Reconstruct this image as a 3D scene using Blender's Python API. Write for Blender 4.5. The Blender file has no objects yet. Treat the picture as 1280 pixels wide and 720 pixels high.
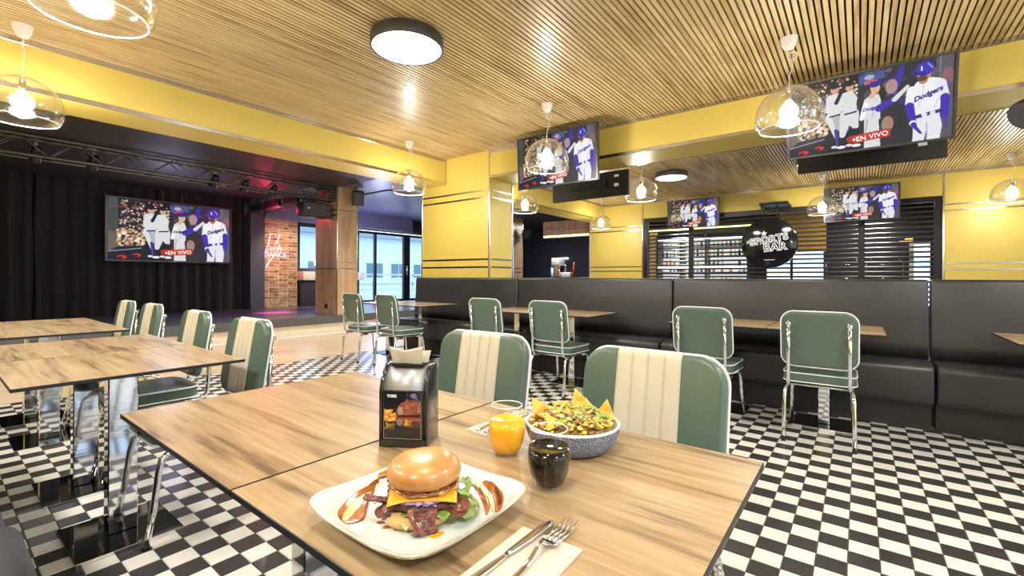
import bpy, bmesh, math, random
import numpy as np
from mathutils import Vector, Matrix
random.seed(7)
PI = math.pi
C = bpy.context.scene.collection
S = bpy.context.scene

# ------------------------------------------------------------------ camera
HC = 1.08955
YAW, ROLL = 0.65433, 0.004018
cam_d = bpy.data.cameras.new('camera')
cam = bpy.data.objects.new('camera', cam_d); C.objects.link(cam)
cam_d.sensor_width = 36.0; cam_d.lens = 567.49 / 1280 * 36.0
cam_d.shift_y = -13.11 / 1280; cam_d.clip_start = 0.02; cam_d.clip_end = 200
_r = Vector((math.cos(YAW), math.sin(YAW), 0)); _f = Vector((-math.sin(YAW), math.cos(YAW), 0)); _u = Vector((0, 0, 1))
_r2 = _r * math.cos(ROLL) + _u * math.sin(ROLL); _u2 = _u * math.cos(ROLL) - _r * math.sin(ROLL)
cam.matrix_world = Matrix(((_r2.x, _u2.x, -_f.x, 0), (_r2.y, _u2.y, -_f.y, 0), (_r2.z, _u2.z, -_f.z, HC), (0, 0, 0, 1)))
S.camera = cam

# ------------------------------------------------------------------ world, exposure
wd = bpy.data.worlds.new('daylight'); S.world = wd; wd.use_nodes = True
bg = wd.node_tree.nodes['Background']; bg.inputs[0].default_value = (0.62, 0.81, 1.0, 1); bg.inputs[1].default_value = 2.6
S.view_settings.view_transform = 'Standard'; S.view_settings.look = 'None'
S.view_settings.exposure = 0.22; S.view_settings.gamma = 1.0; S.view_settings.use_curve_mapping = False
PENDANT_W, DISC_W = 25.0, 48.0

# ------------------------------------------------------------------ materials
MATS = {}
def srgb(r, g, b):
    f = lambda c: (c / 255 / 12.92) if c / 255 <= 0.04045 else ((c / 255 + 0.055) / 1.055) ** 2.4
    return (f(r), f(g), f(b), 1)
def mat(name, col=None, rough=0.5, metal=0.0, **k):
    if name in MATS: return MATS[name]
    m = bpy.data.materials.new(name); m.use_nodes = True; nt = m.node_tree
    p = nt.nodes['Principled BSDF']
    p.inputs['Base Color'].default_value = col; p.inputs['Roughness'].default_value = rough; p.inputs['Metallic'].default_value = metal
    if 'coat' in k: p.inputs['Coat Weight'].default_value = k['coat']; p.inputs['Coat Roughness'].default_value = k.get('coat_r', 0.1)
    if 'sheen' in k: p.inputs['Sheen Weight'].default_value = k['sheen']
    if 'spec' in k: p.inputs['Specular IOR Level'].default_value = k['spec']
    if 'sss' in k: p.inputs['Subsurface Weight'].default_value = k['sss']; p.inputs['Subsurface Radius'].default_value = (0.01, 0.006, 0.003); p.inputs['Subsurface Scale'].default_value = 1.0
    tc = nt.nodes.new('ShaderNodeTexCoord'); nz = nt.nodes.new('ShaderNodeTexNoise')
    mp = nt.nodes.new('ShaderNodeMapping'); nt.links.new(tc.outputs['Object'], mp.inputs[0]); nt.links.new(mp.outputs[0], nz.inputs['Vector'])
    mp.inputs['Scale'].default_value = k.get('nscale', (1, 1, 1)); nz.inputs['Scale'].default_value = k.get('nfreq', 12.0); nz.inputs['Detail'].default_value = k.get('ndet', 3.0)
    var = k.get('var', 0.08)
    c2 = k.get('col2')
    if c2 is None: c2 = tuple(c * (1 - var) for c in col[:3]) + (1,)
    rp = nt.nodes.new('ShaderNodeValToRGB'); rp.color_ramp.elements[0].position = k.get('r0', 0.35); rp.color_ramp.elements[1].position = k.get('r1', 0.65)
    rp.color_ramp.elements[0].color = c2; rp.color_ramp.elements[1].color = col
    nt.links.new(nz.outputs['Fac'], rp.inputs[0]); nt.links.new(rp.outputs[0], p.inputs['Base Color'])
    if k.get('bump'):
        b = nt.nodes.new('ShaderNodeBump'); b.inputs['Strength'].default_value = k['bump']; b.inputs['Distance'].default_value = k.get('bdist', 0.002)
        n2 = nt.nodes.new('ShaderNodeTexNoise'); nt.links.new(mp.outputs[0], n2.inputs['Vector']); n2.inputs['Scale'].default_value = k.get('bfreq', 60.0)
        nt.links.new(n2.outputs['Fac'], b.inputs['Height']); nt.links.new(b.outputs[0], p.inputs['Normal'])
    MATS[name] = m; return m
def emit(name, col, strength, sample=False):
    if name in MATS: return MATS[name]
    m = bpy.data.materials.new(name); m.use_nodes = True; nt = m.node_tree
    p = nt.nodes['Principled BSDF']; p.inputs['Base Color'].default_value = (0.08, 0.08, 0.08, 1)
    p.inputs['Emission Color'].default_value = col; p.inputs['Emission Strength'].default_value = strength
    if not sample: m.cycles.emission_sampling = 'NONE'
    MATS[name] = m; return m
def thin_glass(name, tint=(1, 1, 1, 1), base=0.04, edge=0.6, power=2.5, gl=(1, 1, 1, 1), rough=0.02):
    # thin clear wall: transparent, with a sheen that grows towards grazing angles
    if name in MATS: return MATS[name]
    m = bpy.data.materials.new(name); m.use_nodes = True; nt = m.node_tree; nt.nodes.clear()
    out = nt.nodes.new('ShaderNodeOutputMaterial'); t = nt.nodes.new('ShaderNodeBsdfTransparent'); t.inputs[0].default_value = tint
    g = nt.nodes.new('ShaderNodeBsdfGlossy'); g.inputs['Color'].default_value = gl; g.inputs['Roughness'].default_value = rough
    lw = nt.nodes.new('ShaderNodeLayerWeight'); lw.inputs[0].default_value = 0.5
    pw = nt.nodes.new('ShaderNodeMath'); pw.operation = 'POWER'; nt.links.new(lw.outputs['Facing'], pw.inputs[0]); pw.inputs[1].default_value = power
    ma = nt.nodes.new('ShaderNodeMath'); ma.operation = 'MULTIPLY_ADD'; nt.links.new(pw.outputs[0], ma.inputs[0]); ma.inputs[1].default_value = edge; ma.inputs[2].default_value = base
    mx = nt.nodes.new('ShaderNodeMixShader'); nt.links.new(ma.outputs[0], mx.inputs[0]); nt.links.new(t.outputs[0], mx.inputs[1]); nt.links.new(g.outputs[0], mx.inputs[2])
    nt.links.new(mx.outputs[0], out.inputs[0]); MATS[name] = m; return m
def wood(name, light, mid, dark, scale=(1.2, 16, 8), rough=0.3, coat=0.15, warp=0.35):
    if name in MATS: return MATS[name]
    m = bpy.data.materials.new(name); m.use_nodes = True; nt = m.node_tree; p = nt.nodes['Principled BSDF']
    tc = nt.nodes.new('ShaderNodeTexCoord'); mp = nt.nodes.new('ShaderNodeMapping'); mp.inputs['Scale'].default_value = scale
    oi = nt.nodes.new('ShaderNodeObjectInfo'); ad = nt.nodes.new('ShaderNodeVectorMath'); ad.operation = 'ADD'
    mu = nt.nodes.new('ShaderNodeMath'); mu.operation = 'MULTIPLY'; mu.inputs[1].default_value = 37.0; nt.links.new(oi.outputs['Random'], mu.inputs[0])
    nt.links.new(tc.outputs['Object'], mp.inputs[0]); nt.links.new(mp.outputs[0], ad.inputs[0]); nt.links.new(mu.outputs[0], ad.inputs[1])
    n1 = nt.nodes.new('ShaderNodeTexNoise'); n1.inputs['Scale'].default_value = 1.0; n1.inputs['Detail'].default_value = 5.0; n1.inputs['Distortion'].default_value = warp
    n2 = nt.nodes.new('ShaderNodeTexNoise'); n2.inputs['Scale'].default_value = 4.0; n2.inputs['Detail'].default_value = 4.0
    nt.links.new(ad.outputs[0], n1.inputs['Vector']); nt.links.new(ad.outputs[0], n2.inputs['Vector'])
    mixf = nt.nodes.new('ShaderNodeMath'); mixf.operation = 'MULTIPLY_ADD'; mixf.inputs[1].default_value = 0.35; nt.links.new(n2.outputs['Fac'], mixf.inputs[0])
    m6 = nt.nodes.new('ShaderNodeMath'); m6.operation = 'MULTIPLY'; m6.inputs[1].default_value = 0.65; nt.links.new(n1.outputs['Fac'], m6.inputs[0]); nt.links.new(m6.outputs[0], mixf.inputs[2])
    rp = nt.nodes.new('ShaderNodeValToRGB'); e = rp.color_ramp.elements
    e[0].position = 0.36; e[0].color = dark; e[1].position = 0.62; e[1].color = light; x = e.new(0.47); x.color = mid
    nt.links.new(mixf.outputs[0], rp.inputs[0]); nt.links.new(rp.outputs[0], p.inputs['Base Color'])
    p.inputs['Roughness'].default_value = rough; p.inputs['Coat Weight'].default_value = coat; p.inputs['Coat Roughness'].default_value = 0.12
    MATS[name] = m; return m

M_table = wood('oak_laminate', srgb(182, 157, 119), srgb(160, 133, 96), srgb(104, 80, 54), scale=(1.5, 20, 8), rough=0.36, coat=0.25, warp=.6)
M_edge = mat('dark_table_edge', (0.012, 0.011, 0.014, 1), 0.4)
M_slat = wood('oak_slat', srgb(222, 198, 150), srgb(202, 174, 126), srgb(166, 136, 92), scale=(10, 0.8, 10), rough=0.38, coat=0.12)
M_black = mat('black_backing', (0.006, 0.005, 0.005, 1), 0.9)
M_yellow = mat('yellow_paint', srgb(221, 198, 100), 0.42, var=0.04, nfreq=3)
M_chrome = mat('chrome', (0.86, 0.86, 0.88, 1), 0.07, 1.0, var=0.02)
M_chromeb = mat('wavy_chrome', (0.84, 0.84, 0.87, 1), 0.06, 1.0, var=0.02, nscale=(.3, .3, 5), bump=0.04, bfreq=6.0, bdist=0.006)
M_plate = mat('dark_mirror_steel', (0.22, 0.22, 0.235, 1), 0.06, 1.0, var=0.03)
M_strip = mat('brushed_steel_strip', (0.66, 0.63, 0.60, 1), 0.2, 1.0, var=0.05)
M_green = mat('green_vinyl', srgb(84, 104, 91), 0.38, coat=0.25, coat_r=0.25, var=0.1, nfreq=6, bump=0.05, bfreq=140)
M_cream = mat('cream_vinyl', srgb(208, 198, 176), 0.4, coat=0.2, coat_r=0.25, var=0.05, bump=0.05, bfreq=140)
M_piping = mat('white_piping', srgb(235, 238, 238), 0.3)
M_leather = mat('black_leather', (0.030, 0.030, 0.032, 1), 0.4, var=0.25, nfreq=4, bump=0.25, bfreq=9, bdist=0.01, coat=0.12, coat_r=0.3)
M_kick = mat('black_kick_panel', (0.028, 0.028, 0.031, 1), 0.45)
M_rubber = mat('black_rubber', (0.01, 0.01, 0.01, 1), 0.6)
M_tb = mat('black_floor_tile', srgb(54, 51, 50), 0.34, coat=0.15, var=0.18, nfreq=3)
M_tw = mat('white_floor_tile', srgb(226, 222, 212), 0.3, coat=0.2, var=0.05, nfreq=3)
M_grout = mat('dark_grout', srgb(88, 84, 80), 0.8)
M_pale = wood('pale_wood_floor', srgb(226, 205, 176), srgb(214, 190, 158), srgb(196, 170, 138), scale=(6, 0.8, 6), rough=0.3, coat=0.2)
M_darkceil = mat('dark_grey_ceiling', srgb(66, 62, 62), 0.55, var=0.06)
M_litceil = mat('bluish_lit_ceiling', srgb(112, 112, 138), 0.35, var=0.15, nfreq=1.5, nscale=(1, 6, 1))  # bluish light on ceiling and soffit put into the base colour
M_velvet = mat('black_velvet', (0.008, 0.008, 0.010, 1), 0.8, sheen=0.25, var=0.3)
M_stage = mat('stage_deck', srgb(104, 102, 124), 0.3, coat=0.2, var=0.2, nfreq=2)
M_stagelip = mat('stage_lip', srgb(84, 84, 86), 0.45)
M_riser = mat('cream_riser', srgb(226, 214, 192), 0.4)
M_column = wood('column_veneer', srgb(196, 166, 132), srgb(180, 148, 114), srgb(160, 128, 96), scale=(8, 8, 0.9), rough=0.4, coat=0.1)
M_blackm = mat('black_metal', (0.014, 0.014, 0.016, 1), 0.35, 0.3)
M_truss = mat('dark_truss_metal', (0.16, 0.16, 0.165, 1), 0.35, 0.5)
M_grey = mat('grey_wall', srgb(70, 70, 78), 0.6)
M_glass = thin_glass('clear_window_glass', (0.93, 0.97, 1, 1), 0.05, 0.5, 3.0)
M_shade = thin_glass('clear_acrylic_shade', (0.94, 0.93, 0.90, 1), 0.07, 0.9, 1.8, rough=0.12)
M_tumbler = thin_glass('tumbler_glass', (0.97, 0.98, 0.98, 1), 0.03, 0.6, 3.4)
M_rim = mat('acrylic_rim', (0.95, 0.93, 0.88, 1), 0.15, coat=0.5)
M_white = mat('white_plastic', (0.8, 0.8, 0.8, 1), 0.35)
M_bulb = emit('warm_bulb', (1, 0.95, 0.84, 1), 30)
M_diff = emit('lamp_diffuser', (1, 0.95, 0.86, 1), 5)
M_bezel = mat('grey_bezel', srgb(70, 70, 72), 0.35, 0.4)
M_tvback = mat('black_tv_back', (0.012, 0.012, 0.013, 1), 0.45)

# ------------------------------------------------------------------ mesh helpers
class MB:
    def __init__(s): s.v = []; s.f = []; s.m = []; s.sm = []
    def add(s, vs, fs, M=None, mi=0, smooth=False):
        o = len(s.v)
        for v in vs:
            v = Vector(v)
            s.v.append(tuple(M @ v) if M is not None else tuple(v))
        for f in fs: s.f.append(tuple(i + o for i in f)); s.m.append(mi); s.sm.append(smooth)
        return s
    def box(s, x0, x1, y0, y1, z0, z1, M=None, mi=0):
        vs = [(x0, y0, z0), (x1, y0, z0), (x1, y1, z0), (x0, y1, z0), (x0, y0, z1), (x1, y0, z1), (x1, y1, z1), (x0, y1, z1)]
        return s.add(vs, [(0, 3, 2, 1), (4, 5, 6, 7), (0, 1, 5, 4), (1, 2, 6, 5), (2, 3, 7, 6), (3, 0, 4, 7)], M, mi)
    def cbox(s, x0, x1, y0, y1, z0, z1, b=0.004, M=None, mi=0):      # box with chamfered edges
        bm = bmesh.new(); bmesh.ops.create_cube(bm, size=1.0)
        for v in bm.verts: v.co = Vector(((x0 + x1) / 2 + v.co.x * (x1 - x0), (y0 + y1) / 2 + v.co.y * (y1 - y0), (z0 + z1) / 2 + v.co.z * (z1 - z0)))
        bmesh.ops.bevel(bm, geom=list(bm.edges), offset=b, segments=2 if b > 0.006 else 1, affect='EDGES', profile=0.5)
        bm.verts.ensure_lookup_table(); vs = [v.co.copy() for v in bm.verts]; fs = [tuple(v.index for v in f.verts) for f in bm.faces]; bm.free()
        return s.add(vs, fs, M, mi, b > 0.006)
    def loft(s, loops, cap0=True, cap1=True, M=None, mi=0, smooth=True, closed=True):
        n = len(loops[0]); vs = [p for l in loops for p in l]; fs = []
        for a in range(len(loops) - 1):
            for i in range(n if closed else n - 1):
                j = (i + 1) % n; fs.append((a * n + i, a * n + j, (a + 1) * n + j, (a + 1) * n + i))
        if cap0: fs.append(tuple(range(n - 1, -1, -1)))
        if cap1: fs.append(tuple((len(loops) - 1) * n + i for i in range(n)))
        return s.add(vs, fs, M, mi, smooth)
    def lathe(s, prof, n=32, M=None, mi=0, cap0=False, cap1=False, wob=None):
        loops = []
        for k, (r, z) in enumerate(prof):
            loops.append([((r * (1 + (wob(a) if wob else 0))) * math.cos(a), (r * (1 + (wob(a) if wob else 0))) * math.sin(a), z) for a in [2 * PI * i / n for i in range(n)]])
        return s.loft(loops, cap0, cap1, M, mi)
    def tube(s, path, r, n=10, M=None, mi=0, closed=False, caps=True):
        P = [Vector(p) for p in path]; N = len(P); loops = []
        rr = r if hasattr(r, '__len__') else [r] * N
        prev = None
        for i in range(N):
            if closed: t = (P[(i + 1) % N] - P[i - 1]).normalized()
            else: t = (P[min(i + 1, N - 1)] - P[max(i - 1, 0)]).normalized()
            if prev is None:
                a = Vector((0, 0, 1)) if abs(t.z) < 0.9 else Vector((1, 0, 0)); u = t.cross(a).normalized()
            else: u = (prev - t * prev.dot(t)).normalized()
            prev = u; w = t.cross(u)
            loops.append([P[i] + (u * math.cos(2 * PI * k / n) + w * math.sin(2 * PI * k / n)) * rr[i] for k in range(n)])
        if closed: loops.append(loops[0]); caps = False
        return s.loft(loops, caps, caps, M, mi)
    def build(s, name, mats, parent=None, loc=None, rot=None):
        me = bpy.data.meshes.new(name); me.from_pydata(s.v, [], s.f)
        if not isinstance(mats, (list, tuple)): mats = [mats]
        for m in mats: me.materials.append(m)
        me.polygons.foreach_set('material_index', s.m); me.polygons.foreach_set('use_smooth', s.sm); me.update()
        return link(name, me, parent, loc, rot)
def link(name, me, parent=None, loc=None, rot=None):
    o = bpy.data.objects.new(name, me); C.objects.link(o)
    if parent: o.parent = parent
    if loc: o.location = loc
    if rot: o.rotation_euler = rot
    return o
def tag(o, label=None, cat=None, group=None, kind=None):
    if label: o['label'] = label
    if cat: o['category'] = cat
    if group: o['group'] = group
    if kind: o['kind'] = kind
    return o
def thing(name, label, cat, loc=(0, 0, 0), rz=0.0, group=None):
    o = bpy.data.objects.new(name, None); C.objects.link(o); o.location = loc; o.rotation_euler = (0, 0, rz); o.empty_display_size = 0.1
    return tag(o, label, cat, group)
def struct(name, mb, m, parent=None, **k):
    o = mb.build(name, m, parent, **k)
    if not parent: o['kind'] = 'structure'
    return o
def dup(o, parent=None):
    kids = list(o.children)
    c = o.copy(); C.objects.link(c)
    if parent: c.parent = parent
    for k in kids: dup(k, c)
    return c
def rrect(w, h, r, n=6):
    pts = []
    for cx, cy, a0 in ((w / 2 - r, h / 2 - r, 0), (-w / 2 + r, h / 2 - r, PI / 2), (-w / 2 + r, -h / 2 + r, PI), (w / 2 - r, -h / 2 + r, 1.5 * PI)):
        for k in range(n + 1):
            a = a0 + PI / 2 * k / n; pts.append((cx + r * math.cos(a), cy + r * math.sin(a)))
    return pts
def pillow(w, h, t, r, bev, n=6, crown=0.0, seg=4):     # rounded slab in XY, thickness along z (0..t), soft edges, crowned top
    loops = []
    def lp(ins, z): return [(x, y, z) for x, y in rrect(w - 2 * ins, h - 2 * ins, max(r - ins, 0.003), n)]
    for k in range(seg + 1):
        a = PI / 2 * k / seg; loops.append(lp(bev * (1 - math.sin(a)), bev * (1 - math.cos(a))))
    for k in range(seg + 1):
        a = PI / 2 * k / seg; loops.append(lp(bev * (1 - math.cos(a)), t - bev + bev * math.sin(a)))
    if crown:
        for q in (0.25, 0.5, 0.75): loops.append(lp(bev + (min(w, h) / 2 - bev) * q * 0.9, t + crown * math.sin(q * PI / 2)))
    return loops
def arc(c, r, a0, a1, n, plane='yz', x=0.0):
    out = []
    for k in range(n + 1):
        a = a0 + (a1 - a0) * k / n
        out.append((x, c[0] + r * math.cos(a), c[1] + r * math.sin(a)))
    return out
def text_mesh(body, size, extrude=0.0005, offset=0.0, shear=0.0, spacing=1.0, bevel=0.0):
    cu = bpy.data.curves.new('lettering', 'FONT'); cu.body = body; cu.size = size; cu.extrude = extrude; cu.offset = offset; cu.shear = shear
    cu.space_character = spacing; cu.align_x = 'CENTER'; cu.align_y = 'CENTER'; cu.resolution_u = 3; cu.bevel_depth = bevel
    o = bpy.data.objects.new('tmp', cu); C.objects.link(o)
    dg = bpy.context.evaluated_depsgraph_get(); me = bpy.data.meshes.new_from_object(o.evaluated_get(dg))
    bpy.data.objects.remove(o); bpy.data.curves.remove(cu); return me
def text_obj(name, body, size, m, parent, loc, rot=(PI / 2, 0, 0), **k):
    me = text_mesh(body, size, **k); me.materials.clear(); me.materials.append(m); me.name = name
    return link(name, me, parent, loc, rot)

# ------------------------------------------------------------------ flat print: colours painted on a fine grid of a real surface
class Canvas:
    def __init__(s, w, h, bgc):
        s.w, s.h = w, h; s.a = np.zeros((h, w, 3)); s.a[:] = s.c(bgc)
        s.X, s.Y = np.meshgrid((np.arange(w) + .5) / w, (np.arange(h) + .5) / h)    # y downwards, both 0..1
        s.asp = w / h
    def c(s, q): return np.array(srgb(*q)[:3])
    def put(s, m, col, al=1.0): s.a[m] = s.a[m] * (1 - al) + s.c(col) * al
    def poly(s, pts, col, al=1.0):
        m = np.zeros_like(s.X, bool); n = len(pts)
        for i in range(n):
            (x1, y1), (x2, y2) = pts[i], pts[(i + 1) % n]
            if y1 == y2: continue
            m ^= ((y1 > s.Y) != (y2 > s.Y)) & (s.X < (x2 - x1) * (s.Y - y1) / (y2 - y1) + x1)
        s.put(m, col, al)
    def ell(s, cx, cy, rx, ry, col, al=1.0, rot=0.0):
        dx = (s.X - cx) * s.asp; dy = s.Y - cy; c_, s_ = math.cos(rot), math.sin(rot)
        s.put(((dx * c_ + dy * s_) / (rx * s.asp)) ** 2 + ((-dx * s_ + dy * c_) / ry) ** 2 < 1, col, al)
    def limb(s, x1, y1, x2, y2, r1, r2, col, al=1.0):
        ax, ay = x1 * s.asp, y1; bx, by = x2 * s.asp, y2; px, py = s.X * s.asp, s.Y
        L = (bx - ax) ** 2 + (by - ay) ** 2 + 1e-9; t = np.clip(((px - ax) * (bx - ax) + (py - ay) * (by - ay)) / L, 0, 1)
        d = np.hypot(px - ax - t * (bx - ax), py - ay - t * (by - ay)); s.put(d < r1 + (r2 - r1) * t, col, al)
    def dots(s, n, x0, x1, y0, y1, r, cols, seed=1, al=0.9):
        rg = random.Random(seed)
        for _ in range(n):
            q = r * rg.uniform(0.5, 1.3); s.ell(rg.uniform(x0, x1), rg.uniform(y0, y1), q / s.asp, q, rg.choice(cols), al)
    def shade(s, amt=0.06, seed=3):
        rg = np.random.RandomState(seed); s.a *= 1 + amt * (rg.rand(s.h, s.w, 1) - .5) * 2
    def mesh(s, name, W, H, m):        # grid in XZ, facing -Y, centred
        w, h = s.w, s.h
        xs = np.linspace(-W / 2, W / 2, w); zs = np.linspace(H / 2, -H / 2, h)
        V = np.zeros((h, w, 3)); V[..., 0] = xs[None, :]; V[..., 2] = zs[:, None]
        idx = np.arange(w * h).reshape(h, w)
        F = np.stack([idx[1:, :-1], idx[1:, 1:], idx[:-1, 1:], idx[:-1, :-1]], -1).reshape(-1, 4)
        me = bpy.data.meshes.new(name); me.vertices.add(w * h); me.vertices.foreach_set('co', V.reshape(-1))
        me.loops.add(F.size); me.loops.foreach_set('vertex_index', F.reshape(-1)); me.polygons.add(len(F))
        me.polygons.foreach_set('loop_start', np.arange(len(F)) * 4); me.polygons.foreach_set('loop_total', np.full(len(F), 4))
        me.update(); me.validate()
        ca = me.color_attributes.new('print', 'FLOAT_COLOR', 'POINT'); col = np.ones((w * h, 4)); col[:, :3] = np.clip(s.a.reshape(-1, 3), 0, 1)
        ca.data.foreach_set('color', col.reshape(-1)); me.materials.append(m); return me
def print_mat(name, strength, glow=True):
    m = bpy.data.materials.new(name); m.use_nodes = True; nt = m.node_tree; p = nt.nodes['Principled BSDF']
    at = nt.nodes.new('ShaderNodeAttribute'); at.attribute_name = 'print'
    if glow:
        p.inputs['Base Color'].default_value = (0.01, 0.01, 0.01, 1); p.inputs['Roughness'].default_value = 0.35; p.inputs['Specular IOR Level'].default_value = 0.15
        nt.links.new(at.outputs['Color'], p.inputs['Emission Color']); p.inputs['Emission Strength'].default_value = strength; m.cycles.emission_sampling = 'NONE'
    else:
        nt.links.new(at.outputs['Color'], p.inputs['Base Color']); p.inputs['Roughness'].default_value = 0.2
    return m

def paint_game():
    c = Canvas(352, 198, (30, 28, 32))
    c.poly([(0, 0), (.1, 0), (.1, 1), (0, 1)], (70, 72, 70)); c.ell(.03, .72, .05, .18, (120, 100, 84), .5); c.ell(.04, .35, .04, .2, (52, 62, 50), .8)
    c.poly([(.07, 0), (.46, 0), (.46, 1), (.07, 1)], (24, 18, 18))
    c.dots(620, .08, .46, .02, .74, .014, [(196, 176, 150), (120, 60, 50), (60, 44, 44), (220, 206, 190), (90, 84, 70), (150, 110, 84), (30, 24, 28), (40, 30, 34)], 5)
    c.dots(120, .07, .26, .5, .78, .022, [(206, 170, 130), (150, 110, 80), (40, 32, 34), (226, 210, 190)], 9)
    c.poly([(.07, .78), (.46, .73), (.46, 1), (.0, 1), (0, .88)], (20, 24, 40)); c.limb(.0, .87, .24, .80, .006, .006, (150, 150, 160)); 
    c.limb(.0, .95, .30, .92, .03, .02, (24, 20, 40)); c.ell(.1, .955, .035, .03, (196, 40, 34)); c.ell(.09, .965, .018, .018, (24, 20, 40)); c.ell(.21, .92, .03, .03, (196, 40, 34)); c.ell(.2, .93, .018, .016, (24, 20, 40))
    c.poly([(.46, 0), (1, 0), (1, 1), (.46, 1)], (44, 44, 54))
    rg = random.Random(4)
    for _ in range(70): c.ell(rg.uniform(.5, .99), rg.uniform(.02, .8), rg.uniform(.01, .04), rg.uniform(.02, .08), rg.choice([(70, 70, 86), (28, 28, 36), (110, 108, 118), (60, 56, 140), (96, 84, 84), (36, 36, 44)]), .55)
    c.ell(.69, .2, .025, .2, (58, 44, 160), .8, .3); c.ell(.66, .25, .035, .09, (190, 150, 140), .7); c.ell(.66, .55, .05, .2, (46, 44, 54), .9); c.ell(.64, .72, .035, .1, (176, 140, 120), .7)
    c.poly([(.9, 0), (.99, 0), (1, 1), (.93, 1)], (88, 84, 96), .9); c.ell(.965, .25, .03, .1, (150, 96, 96), .6); c.ell(.965, .6, .015, .3, (70, 56, 150), .7); c.poly([(.92, 0), (.925, 0), (.935, 1), (.93, 1)], (130, 130, 140), .8)
    c.poly([(.47, .05), (.62, .02), (.62, .12), (.47, .16)], (66, 80, 130)); c.ell(.53, .08, .03, .03, (190, 196, 214), .6)
    G, g2, sk, nv, bl = (206, 206, 208), (168, 168, 174), (196, 150, 120), (26, 26, 40), (62, 44, 166)
    # two players in grey on the left
    for dx, fl in ((.0, 1), (.095, -1)):
        x = .30 + dx
        c.limb(x - .005, .52, x - .002 + .03 * fl, .78, .075, .035, G); c.limb(x + .035, .52, x + .05, .76, .07, .032, g2 if fl > 0 else G)
        c.limb(x + .04, .74, x + .045, .92, .034, .02, nv); c.limb(x + .06, .74, x + .065, .9, .03, .02, nv); c.limb(x + .02, .70, x + .03, .9, .02, .016, (60, 50, 150) if fl > 0 else nv)
        c.poly([(x - .035, .22), (x + .03, .2), (x + .06, .3), (x + .055, .5), (x - .02, .51), (x - .04, .4)], G); c.limb(x - .02, .27, x - .03, .42, .035, .03, G)
        c.limb(x - .015, .505, x + .055, .49, .011, .011, nv)
        c.limb(x + .03 * fl + .02, .26, x + .09 * fl + .02, .33, .035, .025, nv if fl > 0 else G); c.limb(x + .09 * fl + .02, .33, x + .05 * fl + .02, .17, .025, .02, nv)
        c.ell(x + .015, .15, .025, .06, sk); c.ell(x + .013, .10, .03, .042, nv); c.limb(x + .02, .12, x + .05, .125, .012, .008, nv)
        c.ell(x + .055, .945, .03, .02, (226, 226, 226)); c.ell(x + .01, .93, .02, .018, (210, 210, 210))
    # middle player
    c.poly([(.50, .62), (.585, .6), (.60, 1), (.50, 1)], G); c.poly([(.50, .36), (.53, .32), (.585, .31), (.60, .4), (.595, .64), (.505, .65), (.485, .5)], G)
    c.limb(.51, .42, .485, .6, .03, .025, (230, 230, 232)); c.limb(.59, .5, .68, .42, .045, .036, bl); c.limb(.68, .42, .75, .29, .03, .02, (206, 206, 210))
    c.ell(.565, .235, .028, .07, (206, 168, 132)); c.limb(.545, .33, .565, .27, .03, .025, (206, 168, 132)); c.ell(.56, .165, .04, .055, (44, 40, 130)); c.limb(.57, .17, .605, .185, .016, .01, (44, 40, 130))
    c.limb(.52, .62, .505, .85, .01, .006, g2); c.limb(.56, .48, .55, .60, .006, .004, g2)
    # player on the right
    c.poly([(.79, .70), (.925, .66), (.945, .84), (.935, 1), (.87, 1), (.86, .88), (.85, 1), (.785, 1)], (216, 214, 222)); c.limb(.862, .78, .866, 1, .007, .007, g2)
    c.poly([(.765, .36), (.80, .26), (.86, .22), (.93, .26), (.945, .36), (.935, .66), (.80, .70), (.79, .55), (.76, .52)], (224, 224, 228))
    c.limb(.93, .32, .955, .50, .05, .045, (214, 214, 220)); c.limb(.955, .5, .955, .72, .045, .036, bl); c.limb(.775, .35, .765, .5, .05, .045, (224, 224, 228))
    c.limb(.765, .54, .785, .74, .045, .034, bl); c.limb(.785, .76, .83, .88, .035, .028, (220, 220, 226)); c.limb(.80, .82, .83, .9, .02, .014, (60, 56, 140)); c.limb(.79, .78, .80, .82, .03, .02, bl)
    c.limb(.80, .692, .93, .655, .022, .022, (46, 40, 130)); c.limb(.845, .68, .85, .678, .024, .024, (214, 214, 222)); c.limb(.89, .67, .894, .668, .024, .024, (214, 214, 222))
    c.limb(.81, .58, .83, .48, .004, .003, g2); c.limb(.9, .6, .92, .5, .004, .003, g2); c.limb(.84, .28, .835, .42, .003, .003, g2)
    c.limb(.835, .25, .845, .2, .045, .04, (170, 124, 96)); c.ell(.84, .18, .038, .075, (176, 126, 98)); c.ell(.83, .225, .028, .035, (90, 62, 50))
    c.ell(.843, .115, .05, .082, (62, 48, 168)); c.limb(.80, .155, .83, .165, .018, .03, (48, 36, 140)); c.limb(.86, .06, .885, .12, .008, .006, (150, 146, 220)); c.limb(.825, .085, .825, .125, .008, .008, (220, 220, 240))
    c.poly([(.40, .815), (.655, .775), (.655, .885), (.43, .915), (.43, .89), (.40, .87)], (186, 52, 36))
    c.poly([(.385, .83), (.43, .815), (.43, .9), (.40, .9)], (166, 40, 30)); c.ell(.437, .865, .009, .016, (250, 250, 250))
    c.shade(.12); return c

# ================================================================== STRUCTURE
X0, X1, YB = -4.93, 4.0, -2.6        # left beam face, right wall, wall behind the camera
YP, CZ = 4.80, 2.85                  # pier / beam face, ceiling height
YF = 10.1                            # far wall
T = 0.1; TOX, TOY = -0.23564, 2.46944

def project(X, Y, Z):
    d = Vector((X, Y, Z - HC)); z = d.dot(_f)
    if z < 0.05: return None
    return 640 + 567.49 * d.dot(_r2) / z, 346.9 - 567.49 * d.dot(_u2) / z, z
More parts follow.
